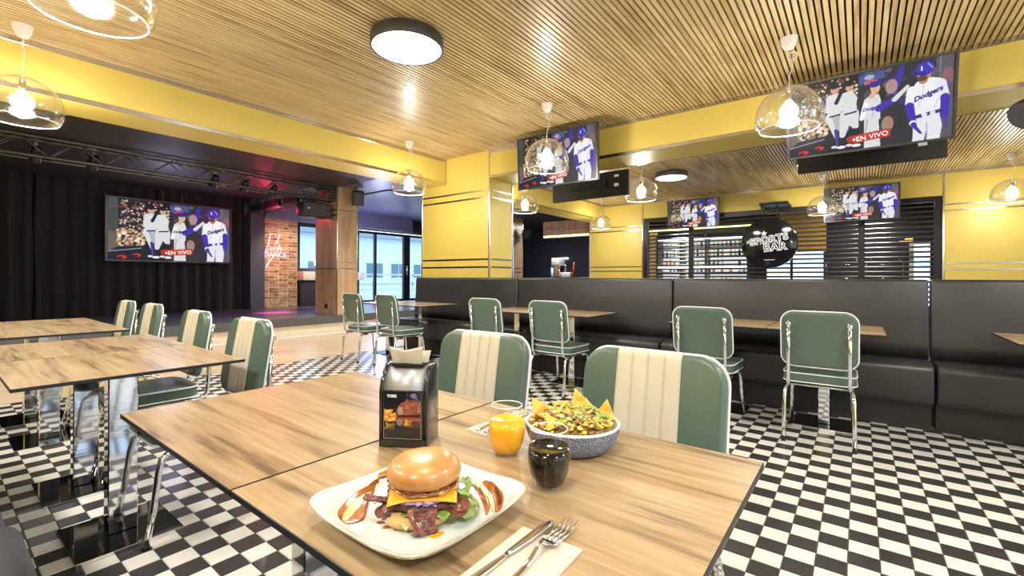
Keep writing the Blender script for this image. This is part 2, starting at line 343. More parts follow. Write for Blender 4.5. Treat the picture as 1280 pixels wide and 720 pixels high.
# floor: grout bed with ceramic tiles
fl = struct('floor', MB().box(-5.75, X1, YB, 4.6, -0.12, -0.004), M_grout)
def tile_mb(x0, y0, mi):
    g = 0.0011; b = 0.0016; x1, y1 = x0 + T - g, y0 + T - g; x0 += g; y0 += g
    vs = [(x0, y0, -.004), (x1, y0, -.004), (x1, y1, -.004), (x0, y1, -.004), (x0 + b, y0 + b, 0), (x1 - b, y0 + b, 0), (x1 - b, y1 - b, 0), (x0 + b, y1 - b, 0)]
    return vs, [(4, 5, 6, 7), (0, 1, 5, 4), (1, 2, 6, 5), (2, 3, 7, 6), (3, 0, 4, 7)], mi
cells = []
def under_main(u, v):   # hidden behind the near table top
    poly = [(153, 517), (450, 462), (955, 578), (880, 730), (420, 730)]
    ins = False
    for i in range(5):
        (x1, y1), (x2, y2) = poly[i], poly[(i + 1) % 5]
        if (y1 > v) != (y2 > v) and u < (x2 - x1) * (v - y1) / (y2 - y1) + x1: ins = not ins
    return ins
for i in range(math.floor((-5.75 - TOX) / T) + 1, int((X1 - TOX) / T)):
    for j in range(int((TOY - 4.6) / T), int((TOY - YB) / T)):
        x0, y0 = TOX + i * T, TOY - (j + 1) * T
        if y0 + T > 4.58: continue
        mi = 0 if (i + j) % 2 == 0 else 1
        pr = project(x0 + .05, y0 + .05, 0); size = 0
        if pr and -10 < pr[0] < 1290 and 0 < pr[1] < 725 and not under_main(pr[0], pr[1]) and y0 > 0.1: size = 1 / pr[2] ** 2
        cells.append((size, x0, y0, mi))
cells.sort(key=lambda q: -q[0])
tm = [None, None]
for mi in (0, 1):
    t_ = MB(); a, b, _ = tile_mb(-.05, -.05, 0); t_.add(a, b); o = t_.build('floor_tile', [M_tb, M_tw][mi]); tm[mi] = o.data; bpy.data.objects.remove(o)
rest = MB()
for k, (sz, x0, y0, mi) in enumerate(cells):
    if k < 290 and sz > 0: link('floor_tile', tm[mi], fl, (x0 + .05, y0 + .05, random.uniform(-.0003, .0002)))
    else: a, b, _ = tile_mb(x0, y0, mi); rest.add(a, b, None, mi)
o = rest.build('tile_field', [M_tb, M_tw], fl); o['kind'] = 'stuff'
# pale wooden floor planks between the tiles and the stage
wf = struct('floor_wood', MB().box(-8.1, -5.752, YB, 9, -0.12, -0.004), M_grout)
for k in range(14):
    xa = -8.1 + k * 0.1676
    for (ya, yb) in ((YB, 1.3 + (k % 3) * .5), (1.3 + (k % 3) * .5, 4.2 + (k % 2) * .8), (4.2 + (k % 2) * .8, 9.0)):
        MB().cbox(xa + .0008, xa + .1668, ya + .0008, yb - .0008, -.004, 0.0, .0008).build('floor_plank', M_pale, wf)
struct('floor_back', MB().box(-5.75, X1, 4.6, 16, -0.12, 0.0), M_tb)
struct('floor_bar', MB().box(-12, -5.75, 9, 16, -0.12, 0.0), M_tb)

# slatted ceilings
def ceiling_part(name, xa, xb, ya, yb, single):
    base = struct(name, MB().box(xa, xb, ya, yb, CZ + .022, CZ + .12), M_black)
    P = 0.0394; n = int((xb - xa) / P); fld = MB(); me = None
    for k in range(n):
        x = xa + k * P + P / 2; w = .0135
        if single and -4.95 < x < 2.3:
            if me is None:
                o = MB().box(-w, w, ya, yb, CZ, CZ + .0215).build('slat', M_slat, base, (x, 0, 0)); me = o.data
            else: link('slat', me, base, (x, 0, 0))
        else: fld.box(x - w, x + w, ya, yb, CZ, CZ + .0215)
    if fld.v: o = fld.build('slat_field', M_slat, base); o['kind'] = 'stuff'
    return base
ceiling_part('ceiling', X0, X1, YB, YP, True)
ceiling_part('ceiling_back', X0, X1, 5.33, YF, False)
# left beam (runs along Y), right beam (along X), with steel strips
def beam(name, x0, x1, y0, y1, face, zb=2.47):
    b = struct(name, MB().box(x0, x1, y0, y1, zb, CZ + .12), M_yellow); st = []
    e = 0.006
    for z0, z1 in ((CZ - .045, CZ - .002), (zb - .004, zb + .034)):
        if face == 'x': MB().cbox(x1 - .002, x1 + e, y0, y1, z0, z1, .002).build('steel_strip', M_strip, b)
        else: MB().cbox(x0, x1, y0 - e, y0 + .002, z0, z1, .002).build('steel_strip', M_strip, b)
    return b
bl_ = beam('ceiling_beam_left', -5.40, X0, YB, YF, 'x')
br_ = beam('ceiling_beam_right', -4.08, X1, YP, 5.33, 'y')
MB().cbox(-4.08, X1, 5.325, 5.336, 2.466, 2.504, .002).build('steel_strip', M_strip, br_)
MB().cbox(X0 - .012, X0 + .007, YP - .014, YP - .001, 2.47, CZ, .002).build('corner_strip', M_strip, bl_)
# pier between the rooms
pier = struct('wall_pier', MB().box(-5.47, -4.085, YP, 5.33, 0, CZ + .1), M_yellow)
for z in (2.31, 2.21, 1.345, 1.235):
    MB().cbox(-5.45, -4.10, YP - .004, YP + .01, z - .013, z + .013, .002).build('stripe', M_strip, pier)
    MB().cbox(-4.095, -4.08, YP + .04, 5.30, z - .013, z + .013, .002).build('stripe', M_strip, pier)
for xa, ya in ((-5.475, YP - .006), (-4.097, YP - .006)):
    MB().cbox(xa, xa + .022, ya, ya + .022, 0, CZ, .003).build('corner_strip', M_strip, pier)
MB().cbox(-4.095, -4.073, 5.305, 5.335, 0, 2.47, .003).build('corner_strip', M_strip, pier)
# walls out of the picture close the room; the right one has tall windows
struct('wall_back', MB().box(-12, X1, YB - .1, YB, 0, 3.2), M_yellow)
rw = MB().box(X1, X1 + .12, YB, YP + .5, 0, .45).box(X1, X1 + .12, YB, 16, 2.5, 3.2).box(X1, X1 + .12, 5.3, 16, 0, 2.5)
for ya, yb in ((YB, -1.9), (.1, .5), (2.4, 2.8), (4.6, 5.3)): rw.box(X1, X1 + .12, ya, yb, .45, 2.5)
struct('wall_right', rw, M_yellow)
# far wall: yellow panels, band over the slatted screen
fw = struct('wall_far', MB().box(-5.33, -3.975, YF, YF + .15, 0, CZ + .1).box(1.07, X1, YF, YF + .15, 0, CZ + .1).box(-3.975, 1.07, YF, YF + .15, 2.45, CZ + .1), M_yellow)
for z in (2.30, 2.20, 1.35, 1.25):
    MB().cbox(-5.30, -3.99, YF - .004, YF + .01, z - .013, z + .013, .002).build('stripe', M_strip, fw)
    MB().cbox(1.09, X1, YF - .004, YF + .01, z - .013, z + .013, .002).build('stripe', M_strip, fw)
for xa in (-5.345, -3.985, 1.055): MB().cbox(xa, xa + .03, YF - .008, YF + .015, 0, CZ, .003).build('corner_strip', M_strip, fw)
MB().cbox(-5.33, X1, YF - .007, YF + .002, CZ - .05, CZ - .005, .002).build('steel_strip', M_strip, fw)
# dark ceilings left of the beam
struct('ceiling_stage', MB().box(-12, -5.40, YB, 5.0, CZ, CZ + .12), M_darkceil)
cl = struct('ceiling_entrance', MB().box(-12, -5.40, 5.0, 9.2, CZ, CZ + .12), M_litceil)
struct('ceiling_bar', MB().box(-12, -5.40, 9.2, 16, CZ, CZ + .12), M_darkceil)
MB().box(-8.6, -7.52, 5.72, 5.78, CZ - .012, CZ).build('ceiling_groove', M_black, cl)
MB().box(-7.58, -7.52, 5.78, 7.4, CZ - .012, CZ).build('ceiling_groove', M_black, cl)
# stage back wall, brick wall, entrance facade (all facing +X)
struct('wall_stage', MB().box(-11.45, -11.35, YB, 4.6, 0, CZ), M_black)
gw = struct('wall_grey', MB().box(-11.35, -10.95, 4.55, 4.86, 0, CZ), M_grey)
MB().cbox(-10.95, -10.93, 4.55, 4.86, .34, .44, .003).build('plinth', M_grey, gw)
bw = struct('wall_brick', MB().box(-11.40, -11.235, 4.86, 5.77, 0, 2.46), mat('cream_mortar', srgb(236, 210, 168), .8))
bm_ = []
for v in range(4):
    cc = [(170, 134, 92), (190, 154, 108), (146, 110, 74), (202, 168, 124)][v]
    bm_.append(mat('brick_%s' % ('umber', 'tan', 'brown', 'sand')[v], srgb(*cc), .75, var=.25, nfreq=20))
for row in range(30):
    z = .345 + row * .0705
    for cidx in range(4):
        for q in range(1 + (row + cidx) % 2):
            y0 = 4.868 + cidx * .226; L = .205
            if (row + cidx) % 2: ya, yb = (y0, y0 + .085) if q == 0 else (y0 + .10, y0 + L)
            else: ya, yb = y0 + (.01 if row % 3 else 0), y0 + L
            pr = random.uniform(.010, .03)
            MB().cbox(-11.24, -11.235 + pr, ya, yb, z, z + .052, .003).build('brick', random.choice(bm_), bw)
# soffit over the brick, window with ledge and dark cupboard below
struct('ceiling_soffit', MB().box(-11.35, -10.9, 4.86, 9.2, 2.46, CZ), M_litceil)
w1 = struct('wall_window', MB().box(-11.40, -11.30, 5.77, 7.6, 0, 1.0), M_grey)
MB().cbox(-11.30, -10.93, 5.77, 7.5, 1.0, 1.22, .01).build('trim_1', mat('pale_ledge', srgb(230, 216, 190), .4))['kind'] = 'structure'
MB().cbox(-11.30, -11.1, 5.80, 6.22, .34, 1.0, .004).build('cupboard_door', mat('dark_brown_door', srgb(44, 34, 32), .4), w1)
def framed(name, x, y0, y1, z0, z1, posts=(), fr=.07, rails=()):
    m = MB().box(x - .05, x + .03, y0, y0 + fr, z0, z1).box(x - .05, x + .03, y1 - fr, y1, z0, z1).box(x - .05, x + .03, y0 + fr, y1 - fr, z1 - fr, z1).box(x - .05, x + .03, y0 + fr, y1 - fr, z0, z0 + fr)
    o = struct(name, m, M_blackm)
    for py, pw in posts: MB().box(x - .05, x + .04, py, py + pw, z0 + fr, z1 - fr).build('window_post', M_blackm, o)
    ys = [y0 + fr] + [q for p_ in posts for q in (p_[0], p_[0] + p_[1])] + [y1 - fr]
    for a in range(0, len(ys), 2): MB().box(x - .014, x - .008, ys[a], ys[a + 1], z0 + fr, z1 - fr).build('pane', M_glass, o)
    return o
framed('window_1', -11.30, 5.77, 7.55, 1.22, 2.46, [(6.62, .05)], .09)
dr = framed('door_1', -11.45, 7.6, 11.4, .34, 2.43, [(8.20, .06), (9.28, .24), (10.4, .06)], .07)
MB().cbox(-11.42, -11.36, 9.36, 9.39, 1.15, 1.45, .008).build('door_handle', M_chrome, dr)
hd = struct('wall_header', MB().box(-11.55, -11.35, 7.6, 11.4, 2.49, CZ), mat('dark_header', srgb(44, 44, 52), .5))
MB().cbox(-11.36, -11.34, 7.6, 11.4, 2.44, 2.50, .004).build('steel_strip', M_strip, hd)
struct('wall_bar_left', MB().box(-11.6, -11.4, 11.4, 16, 0, CZ), M_grey)
# raised stage platform
sg = thing('stage', 'low dark stage platform with grey lip over a cream riser, left of the room', 'stage', (0, 0, 0))
for xa, ya, yb in ((-11.34, -2.5, -.8), (-11.34, -.8, .98), (-11.34, .98, 2.76), (-11.34, 2.76, 4.54), (-10.92, 4.54, 4.86), (-11.2, 4.86, 5.77), (-11.24, 5.77, 7.58), (-11.24, 7.58, 9.4), (-11.24, 9.4, 11.4)):
    MB().cbox(xa, -8.12, ya + .001, yb - .001, .22, .34, .002).build('deck_panel', M_stage, sg)
MB().cbox(-8.12, -8.07, -2.5, 11.4, .20, .342, .005).build('stage_lip', M_stagelip, sg)
MB().box(-8.20, -8.12, -2.5, 11.4, 0, .22).build('riser', M_riser, sg)
# columns at the stage edge
def column(label, y, name='wood_column'):
    c = thing(name, label, 'column', (-8.1, y, .34))
    MB().box(-.78, 0, 0, .45, 0, CZ - .34).build('core', M_column, c)
    for z in (2.06, 1.96, 1.02, .91):
        MB().cbox(-.76, -.02, -.005, .005, z - .013, z + .013, .002).build('stripe', M_strip, c)
        MB().cbox(-.005, .005, .02, .43, z - .013, z + .013, .002).build('stripe', M_strip, c)
    for xa, ya in ((-.018, -.008), (-.018, .436), (-.79, -.008)): MB().cbox(xa, xa + .026, ya, ya + .022, 0, CZ - .34, .003).build('corner_strip', M_strip, c)
    return c
c1 = column('veneered square column with steel corner strips at the stage edge', 4.95)
MB().cbox(-.42, -.33, -.012, 0, .12, .21, .002).build('floor_socket', M_blackm, c1)
column('far veneered column seen past the yellow pier, beside the bar header', 10.63)
# far-left bar opening
hp = struct('wall_bar_header', MB().box(-6.97, -5.4, 10.5, 10.62, 2.17, 2.62), M_column)
for z in (2.46, 2.40): MB().cbox(-6.9, -5.42, 10.492, 10.505, z - .012, z + .012, .002).build('stripe', M_strip, hp)
MB().box(-6.95, -5.42, 10.494, 10.51, 2.19, 2.235).build('light_line', emit('yellow_light_line', (1, .9, .35, 1), 3), hp)
struct('wall_bar_back', MB().box(-11.4, -5.4, 14.5, 14.6, 0, CZ), mat('bar_blue_black', srgb(36, 38, 52), .5))
struct('wall_bar_side', MB().box(-5.4, -5.33, YF + .15, 14.5, 0, CZ), M_grey)
# back of the slatted bar: dark wall with two windows and a yellow panel
bb = MB().box(-5.33, -1.95, 13.5, 13.6, 0, CZ).box(-1.95, X1, 13.5, 13.6, 1.93, CZ).box(-.72, .87, 13.5, 13.6, 0, 1.93).box(1.22, X1, 13.5, 13.6, 0, 1.93).box(-1.95, -.72, 13.5, 13.6, 0, .5).box(.87, 1.22, 13.5, 13.6, 0, .5)
struct('wall_bottle_bar', bb, mat('bar_dark', srgb(34, 33, 36), .5))
w2 = struct('window_2', MB().box(-1.95, -.72, 13.49, 13.55, 1.86, 1.93).box(-1.42, -1.36, 13.49, 13.55, .5, 1.86), M_blackm)
MB().box(-1.95, -.72, 13.56, 13.57, .5, 1.9).build('pane', M_glass, w2)
w3 = struct('window_3', MB().box(.87, .95, 13.49, 13.55, .5, 1.93).box(.95, 1.22, 13.49, 13.55, 1.86, 1.93), M_white)
MB().box(.95, 1.22, 13.56, 13.57, .5, 1.86).build('pane', M_glass, w3)
struct('wall_yellow_panel', MB().box(-1.55, -.62, 12.6, 12.7, 1.72, CZ), mat('ochre_panel', srgb(176, 134, 50), .5))
struct('ceiling_bottle_bar', MB().box(-5.33, X1, YF + .15, 13.5, CZ, CZ + .1), M_darkceil)

# ================================================================== OUTSIDE THE WINDOWS
bt = thing('apartment_building', 'pale blue-grey building with banded windows across the street, seen through the glass doors', 'building', (-24, 12, 0))
m_f = mat('pale_facade', srgb(222, 234, 240), .8); m_w2 = mat('dark_window_glass', srgb(96, 124, 140), .15)
MB().box(-3, 0, -9, 12, 0, 3.5).build('wall', m_f, bt)
MB().box(-3, .5, -9, 12, 3.5, 3.8).build('roof', mat('roof_edge', srgb(150, 160, 172), .7), bt)
for k in range(11):
    y = -8.4 + k * 1.85
    w_ = MB().box(-.02, .05, y, y + 1.3, 1.0, 2.0).build('window', M_white, bt)
    MB().box(.05, .07, y + .06, y + .62, 1.06, 1.94).box(.05, .07, y + .68, y + 1.24, 1.06, 1.94).build('pane', m_w2, w_)
struct('terrace', MB().box(-23.9, -11.6, 0, 26, -.1, .30), mat('pale_paving', srgb(190, 196, 200), .8))
MB_t = MB().box(0, .06, -8, 8, .45, .55).box(0, .06, -8, 8, .85, .92)
for k in range(9): MB_t.box(0, .06, -8 + k * 2, -7.94 + k * 2, 0, .9)
tag(MB_t.build('terrace_railing', M_white, None, (-15.5, 11, .3)), 'white terrace railing beyond the glass entrance doors', 'railing')

# ================================================================== DINER CHAIRS
def chair_proto():
    t = thing('diner_chair', 'x', 'chair')
    # sitter faces +Y; seat
    sl = [[(x, y + .02, z + .385) for x, y, z in l] for l in pillow(.405, .40, .075, .07, .018, 6, .012)]
    MB().loft(sl).build('seat', M_green, t)
    for zz in (.395, .452):
        MB().tube([(x, y + .02, zz) for x, y in rrect(.411, .406, .073, 6)], .0042, 6, closed=True).build('piping', M_piping, t)
    # backrest in a leaning frame: local x = width, y = height, z = outward to the back
    lean = math.radians(9)
    B = Matrix.Translation((0, -.188, .50)) @ Matrix.Rotation(PI / 2 + lean, 4, 'X')      # maps z -> towards -Y (rear), y -> up
    W, H, TH = .42, .375, .045
    bl = [[(x, y + H / 2, z - TH) for x, y, z in l] for l in pillow(W, H, TH, .075, .016, 7, .004)]
    bk = MB().loft(bl, M=B).build('backrest', M_green, t)
    ol = [(x, y + H / 2, .003 - .012) for x, y in rrect(W + .004, H + .004, .076, 8)]
    MB().tube([B @ Vector(p) for p in ol], .0048, 6, closed=True).build('piping', M_piping, bk)
    for k in range(4):          # padded cream channels on the sitter's side
        xw = .0475; xc = (k - 1.5) * xw; loops = []
        r_ = .016; path = [(0.0, -TH + r_, -.7, -.7), (.006, -TH + .007, -.5, -.86)]          # (y, z, outward y, outward z)
        path += [(r_ + (H - 2 * r_) * q / 8, -TH - .0035 * math.sin(PI * q / 8), 0, -1) for q in range(9)]
        path += [(H - r_ + r_ * math.sin(a), -TH + r_ - r_ * math.cos(a), math.sin(a), -math.cos(a)) for a in (PI / 8, PI / 4, 3 * PI / 8, PI / 2)]
        path += [(H, -TH + .026, 1, 0), (H, -.014, 1, 0)]
        for y, z, ny, nz in path:
            pts = []
            for a in range(7):
                u = -1 + a / 3; b_ = -.0008 + .0042 * math.sqrt(max(0, 1 - u * u * .93)); pts.append((xc + u * xw / 2 * .995, y + ny * b_, z + nz * b_))
            pts += [(xc + xw / 2 * .99, y - ny * .006, z - nz * .006), (xc - xw / 2 * .99, y - ny * .006, z - nz * .006)]
            loops.append([B @ Vector(p) for p in pts])
        MB().loft(loops).build('cream_channel', M_cream, bk)
    # chrome uprights curl under the seat, legs below
    for s in (-1, 1):
        top = B @ Vector((s * .165, .29, .013)); low = Vector((s * .168, -.225, .42))
        path = [top, top.lerp(low, .5), low] + [Vector((s * .168, -.165 - .06 * math.cos(a), .415 - .045 * math.sin(a))) for a in (.4, .8, 1.2, PI / 2)] + [Vector((s * .165, .0, .370)), Vector((s * .16, .16, .372))]
        MB().tube(path, .0115, 10).build('upright', M_chrome, t)
        br = MB().tube([B @ Vector((s * .165, .305, .006)), B @ Vector((s * .165, .285, .02))], .017, 10)
        br.build('bracket', M_chrome, t)
        for f in (-1, 1):
            if f < 0: p = [(s * .176, -.10, .355), (s * .182, -.165, .358), (s * .186, -.205, .343), (s * .189, -.222, .30), (s * .191, -.232, .15), (s * .192, -.25, .0)]
            else: p = [(s * .170, .11, .362), (s * .174, .165, .362), (s * .178, .195, .342), (s * .181, .207, .29), (s * .186, .225, .14), (s * .191, .252, .0)]
            lg = MB().tube(p, .0125, 10).build('leg', M_chrome, t)
            MB().tube([p[-1], (p[-1][0], p[-1][1] - .001, .022)], .0142, 10).build('rubber_foot', M_rubber, lg)
    MB().tube([(-.17, .12, .372), (.17, .12, .372)], .010, 8).build('stretcher', M_chrome, t)
    MB().tube([(-.17, -.12, .366), (.17, -.12, .366)], .010, 8).build('stretcher', M_chrome, t)
    return t
chair0 = chair_proto(); used = [False]
def chair(x, y, rz, label, group):
    o = chair0 if not used[0] else dup(chair0); used[0] = True
    o.location = (x, y, 0); o.rotation_euler = (0, 0, rz); tag(o, label, 'chair', group); return o
G1 = 'striped diner chairs along the near and left tables'; G2 = 'green diner chairs facing the long banquette'
D = math.radians
chair(-.49, 1.085, PI + D(-1), 'green diner chair with cream stripes behind the nacho bowl', G1)
chair(-1.15, 1.11, PI + D(2), 'green diner chair with cream stripes behind the orange juice glass', G1)
chair(-2.445, .80, PI + D(0), 'striped diner chair at the right end of the left tables, its stripe fully seen', G1)
chair(-3.25, .82, PI + D(-1), 'striped diner chair behind the seam of the two joined left tables', G1)
chair(-4.32, .87, PI, 'striped diner chair between the joined tables and the farthest left table', G1)
chair(-5.03, .87, PI, 'small striped diner chair at the far corner of the farthest left table', G1)
chair(-.22, 3.795, D(1), 'green diner chair seen from behind, rightmost, in front of a chrome table post', G2)
chair(-.935, 3.77, D(-1), 'green diner chair seen from behind, half hidden by the large striped chair back', G2)
chair(-2.275, 3.74, D(-2), 'green diner chair turned from us at the right half of the middle banquette table', G2)
chair(-3.05, 3.74, D(0), 'green diner chair turned from us showing only its back above the striped chair', G2)
chair(-4.53, 3.64, D(-3), 'green diner chair at the far left table, the nearer one to the banquette corner', G2)
chair(-5.21, 3.62, D(-2), 'green diner chair at the far left, beside the veneered column', G2)

# ================================================================== TABLES
TT = .725
def table_proto():
    t = thing('dining_table', 'x', 'table')
    m = MB(); w = .3495
    m.cbox(-w, w, -w, w, TT - .0125, TT, .0012)
    top = m.build('table_top', [M_table, M_edge], t)
    for p in top.data.polygons: p.material_index = 0 if p.normal.z > .9 else 1
    MB().cbox(-.15, .15, -.15, .15, TT - .02, TT - .0125, .002).build('mounting_plate', M_blackm, t)
    MB().cbox(-.035, .035, -.05, .05, .012, TT - .02, .004).build('post', M_chromeb, t)
    bp = MB().cbox(-.19, .19, -.173, .173, .0, .012, .002).build('base_plate', [M_plate, M_chrome], t)
    for p in bp.data.polygons: p.material_index = 0 if p.normal.z > .95 else 1
    return t
tab0 = table_proto(); tu = [False]
def table(x, y, label, group):
    o = tab0 if not tu[0] else dup(tab0); tu[0] = True
    o.location = (x, y, 0); tag(o, label, 'table', group); return o
GT = 'square oak-topped tables with chrome pedestal'
table(-.5, .672, 'near oak-topped table carrying the burger plate and the nacho bowl', GT)
table(-1.203, .672, 'oak-topped table joined to the near one, its left corner bare', GT)
table(-2.503, .525, 'oak-topped table on the left, nearer of the joined pair', GT)
table(-3.206, .525, 'oak-topped table on the left, farther of the joined pair', GT)
table(-4.30, .525, 'oak-topped table of the farthest left pair, its right half', GT)
table(-5.003, .525, 'oak-topped table of the farthest left pair, at the far edge', GT)
table(-.213, 4.13, 'oak-topped table by the banquette behind the rightmost green chair', GT)
table(-.917, 4.13, 'oak-topped table by the banquette behind the half hidden green chair', GT)
table(-2.36, 4.13, 'oak-topped table at the middle of the banquette, right half of the pair', GT)
table(-3.063, 4.13, 'oak-topped table at the middle of the banquette, left half of the pair', GT)
table(-4.68, 4.13, 'oak-topped table at the left end of the banquette, corner over the seat', GT)
table(-5.383, 4.13, 'oak-topped table farthest left along the banquette, near the glass doors', GT)
table(1.065, 4.13, 'oak-topped table at the right edge of the picture by the banquette', GT)

# ================================================================== BANQUETTES
def banquette(x0, x1, yf, sgn, label, group, top=1.086):
    # yf: seat front; sgn +1: back is towards +Y
    t = thing('banquette', label, 'bench', ((x0 + x1) / 2, yf, 0), 0 if sgn > 0 else PI, group)
    w = (x1 - x0) / 2 - .004
    def prof(pts, name, m, parent=t):
        loops = []
        ins = [(0.0, .012), (.004, .003), (.014, 0)]
        c = Vector((0, sum(p[0] for p in pts) / len(pts), sum(p[1] for p in pts) / len(pts)))
        xs = [(-w, .012), (-w + .004, .004), (-w + .014, 0), (w - .014, 0), (w - .004, .004), (w, .012)]
        for x, i_ in xs:
            lp = []
            for y, z in pts:
                d = Vector((0, y, z)) - c; L = d.length; d = d * ((L - i_) / L); lp.append((x, c.y + d.y, c.z + d.z))
            loops.append(lp)
        return MB().loft(loops).build(name, m, parent)
    # seat cushion: rounded front edge
    R = .045; pts = []
    for k in range(7): a = PI / 2 * k / 6; pts.append((.0 + R - R * math.cos(a), .485 - R + R * math.sin(a)))
    pts += [(.12, .492), (.25, .490), (.40, .482), (.40, .205), (.03, .205), (.012, .215), (.003, .25), (-.002, .33)]
    prof(pts, 'seat_cushion', M_leather)
    b = []
    b += [(.352, .47), (.358, .60), (.372, .80), (.384, top - .03), (.390, top - .01), (.402, top), (.50, top), (.515, top - .008), (.515, .47)]
    prof(b, 'back_cushion', M_leather)
    MB().box(-w + .006, w - .006, .15, .51, .0, .205).build('plinth', M_kick, t)
    MB().box(-w + .006, w - .006, .40, .51, .205, .47).build('back_panel', M_kick, t)
    MB().box(-w + .004, w - .004, .515, .522, top - .02, top + .001).build('top_strip', M_strip, t)
    return t
GB = 'black leather banquette modules in the long row'
banquette(.422, 2.36, 4.27, 1, 'black leather banquette module at the right edge of the picture', GB)
banquette(-1.508, .415, 4.27, 1, 'black leather banquette module behind the two right green chairs', GB)
banquette(-3.47, -1.515, 4.27, 1, 'black leather banquette module behind the middle table pair', GB)
banquette(-5.44, -3.478, 4.27, 1, 'black leather banquette module at the left end, under the yellow pier', GB)
GB2 = 'black leather banquettes on the camera side'
banquette(-3.60, -1.668, .135, -1, 'black leather bench end at the lower left corner, farther piece beyond the seam', GB2, .95)
banquette(-1.66, .28, .155, -1, 'black leather bench end in the bottom left corner, nearest piece', GB2, .95)

# ================================================================== SCREENS
SC = paint_game(); M_screen = print_mat('screen_print', 1.0)
screen_me = SC.mesh('screen', 1.0, .5625, M_screen)
M_ban = mat('screen_white_ink', (.9, .9, .9, 1), .5); M_wtx = emit('screen_white_text', (1, 1, 1, 1), .9); M_btx = mat('screen_blue_text', srgb(40, 30, 150), .5); M_rtx = emit('screen_red_text', srgb(206, 40, 34), .9)
def tv_proto():
    t = thing('television', 'x', 'television')
    MB().cbox(-.52, .52, 0, .045, -.298, .298, .004).build('casing', M_bezel, t)
    fr = .012
    MB().box(-.52, .52, -.006, 0, .284, .298).box(-.52, .52, -.006, 0, -.298, -.283).box(-.52, -.503, -.006, 0, -.283, .284).box(.503, .52, -.006, 0, -.283, .284).build('bezel', M_bezel, t)
    s = link('screen', screen_me, t, (0, -.003, 0))
    P = lambda u, v: (u - .5, -.0015, (.5 - v) * .5625)
    a = math.atan2(.04 * .5625, .215)
    text_obj('caption', 'EN VIVO', .050, M_wtx, s, P(.548, .855), (PI / 2, -a * .9, 0), offset=.0004, spacing=1.04)
    text_obj('logo', 'ESPN', .034, M_rtx, s, P(.535, .138), (PI / 2, -.18, 0), offset=.0008, shear=.25)
    text_obj('jersey_lettering', 'Dodgers', .047, M_btx, s, P(.862, .43), (PI / 2, -.35, 0), offset=.0022, shear=.4)
    text_obj('jersey_lettering', 'Dodgers', .032, M_btx, s, P(.545, .485), (PI / 2, -.08, 0), offset=.0016, shear=.3)
    MB().box(-.16, .16, .045, .07, -.12, .12).build('rear_cover', M_tvback, t)
    MB().cbox(-.02, .02, -.008, -.005, -.2925, -.2885, .001).build('logo_plate', M_strip, t)
    return t
tv0 = tv_proto(); tvu = [False]
def tv(loc, rx, rz, scale, label, group='televisions showing the ball game'):
    o = tv0 if not tvu[0] else dup(tv0); tvu[0] = True
    o.location = loc; o.rotation_euler = (rx, 0, rz); o.scale = (scale,) * 3; tag(o, label, 'television', group); return o
tv((.02, 4.45, 2.392), D(17.5), 0, 1.0, 'large television tilted down on the right beam, showing a ball game')
tv((-2.775, 4.42, 2.455), D(3), D(-1), 1.035, 'television on the beam beside the yellow pier, partly behind a pendant lamp')
tv((-2.785, 9.82, 2.445), D(4), 0, 1.0, 'small far television over the bottle shelves, left of the round sign')
tv((0.0, 9.80, 2.39), D(5), 0, 1.0, 'small far television right of the round sign, over dark slats')
st_tv = tv((-11.04, 3.13, 1.975), 0, PI / 2, 2.04, 'wide screen hung before the black stage curtain')
def tv_back(x, w, z0, z1, label):
    t = thing('television', label, 'television', (x, 5.40, 0), 0, 'televisions seen from the rear under the beam')
    MB().cbox(-w / 2, w / 2, 0, .05, z0, z1, .004).build('casing', M_tvback, t)
    MB().cbox(-.25, .25, -.03, 0, z0 + .12, z1 - .08, .006).build('rear_cover', M_tvback, t)
    MB().box(w / 2 - .19, w / 2 - .13, -.0035, -.001, z0 + .12, z0 + .16).build('sticker', M_white, t)
    MB().box(w / 2 - .19, w / 2 - .13, -.0035, -.001, z0 + .24, z0 + .27).build('sticker', M_white, t)
    MB().box(-.04, .04, .02, .045, z1, CZ).build('bracket', M_blackm, t)
tv_back(-2.87, 1.12, 2.14, 2.46, 'black back of a television facing the far room, under the beam near the pier')
tv_back(.045, 1.10, 2.15, 2.46, 'black back of a television facing the far room, below the large tilted screen')
for (x, y0, z0, y1, z1, lab) in ((.02, 4.50, 2.42, 4.80, 2.62, 'short black bracket holding the large tilted television'), (-2.775, 4.48, 2.46, 4.80, 2.60, 'short black bracket holding the television beside the pier')):
    b_ = thing('wall_bracket', lab, 'bracket', (x, y1, z1)); MB().tube([(0, y0 - y1, z0 - z1), (0, -.01, -.02)], .02, 8).build('arm', M_blackm, b_)
    MB().cbox(-.1, .1, -.012, 0, -.1, .1, .002).build('plate', M_blackm, b_)
for (x, lab) in ((-2.785, 'black bracket behind the small far television left of the sign'), (0.0, 'black bracket behind the small far television right of the sign')):
    b_ = thing('wall_bracket', lab, 'bracket', (x, YF, 2.6)); MB().tube([(0, -.24, -.12), (0, -.005, 0)], .02, 8).build('arm', M_blackm, b_)
    MB().cbox(-.1, .1, -.012, 0, -.1, .1, .002).build('plate', M_blackm, b_)
for k in (-1, 1):
    tag(MB().tube([(0, 0, 0), (0, 0, .31)], .006, 6).build('hanging_cable', M_truss, None, (-11.12, 3.13 + k * .16, 2.54)), 'thin cable holding the stage screen, %s of the two' % ('left' if k < 0 else 'right'), 'cable')

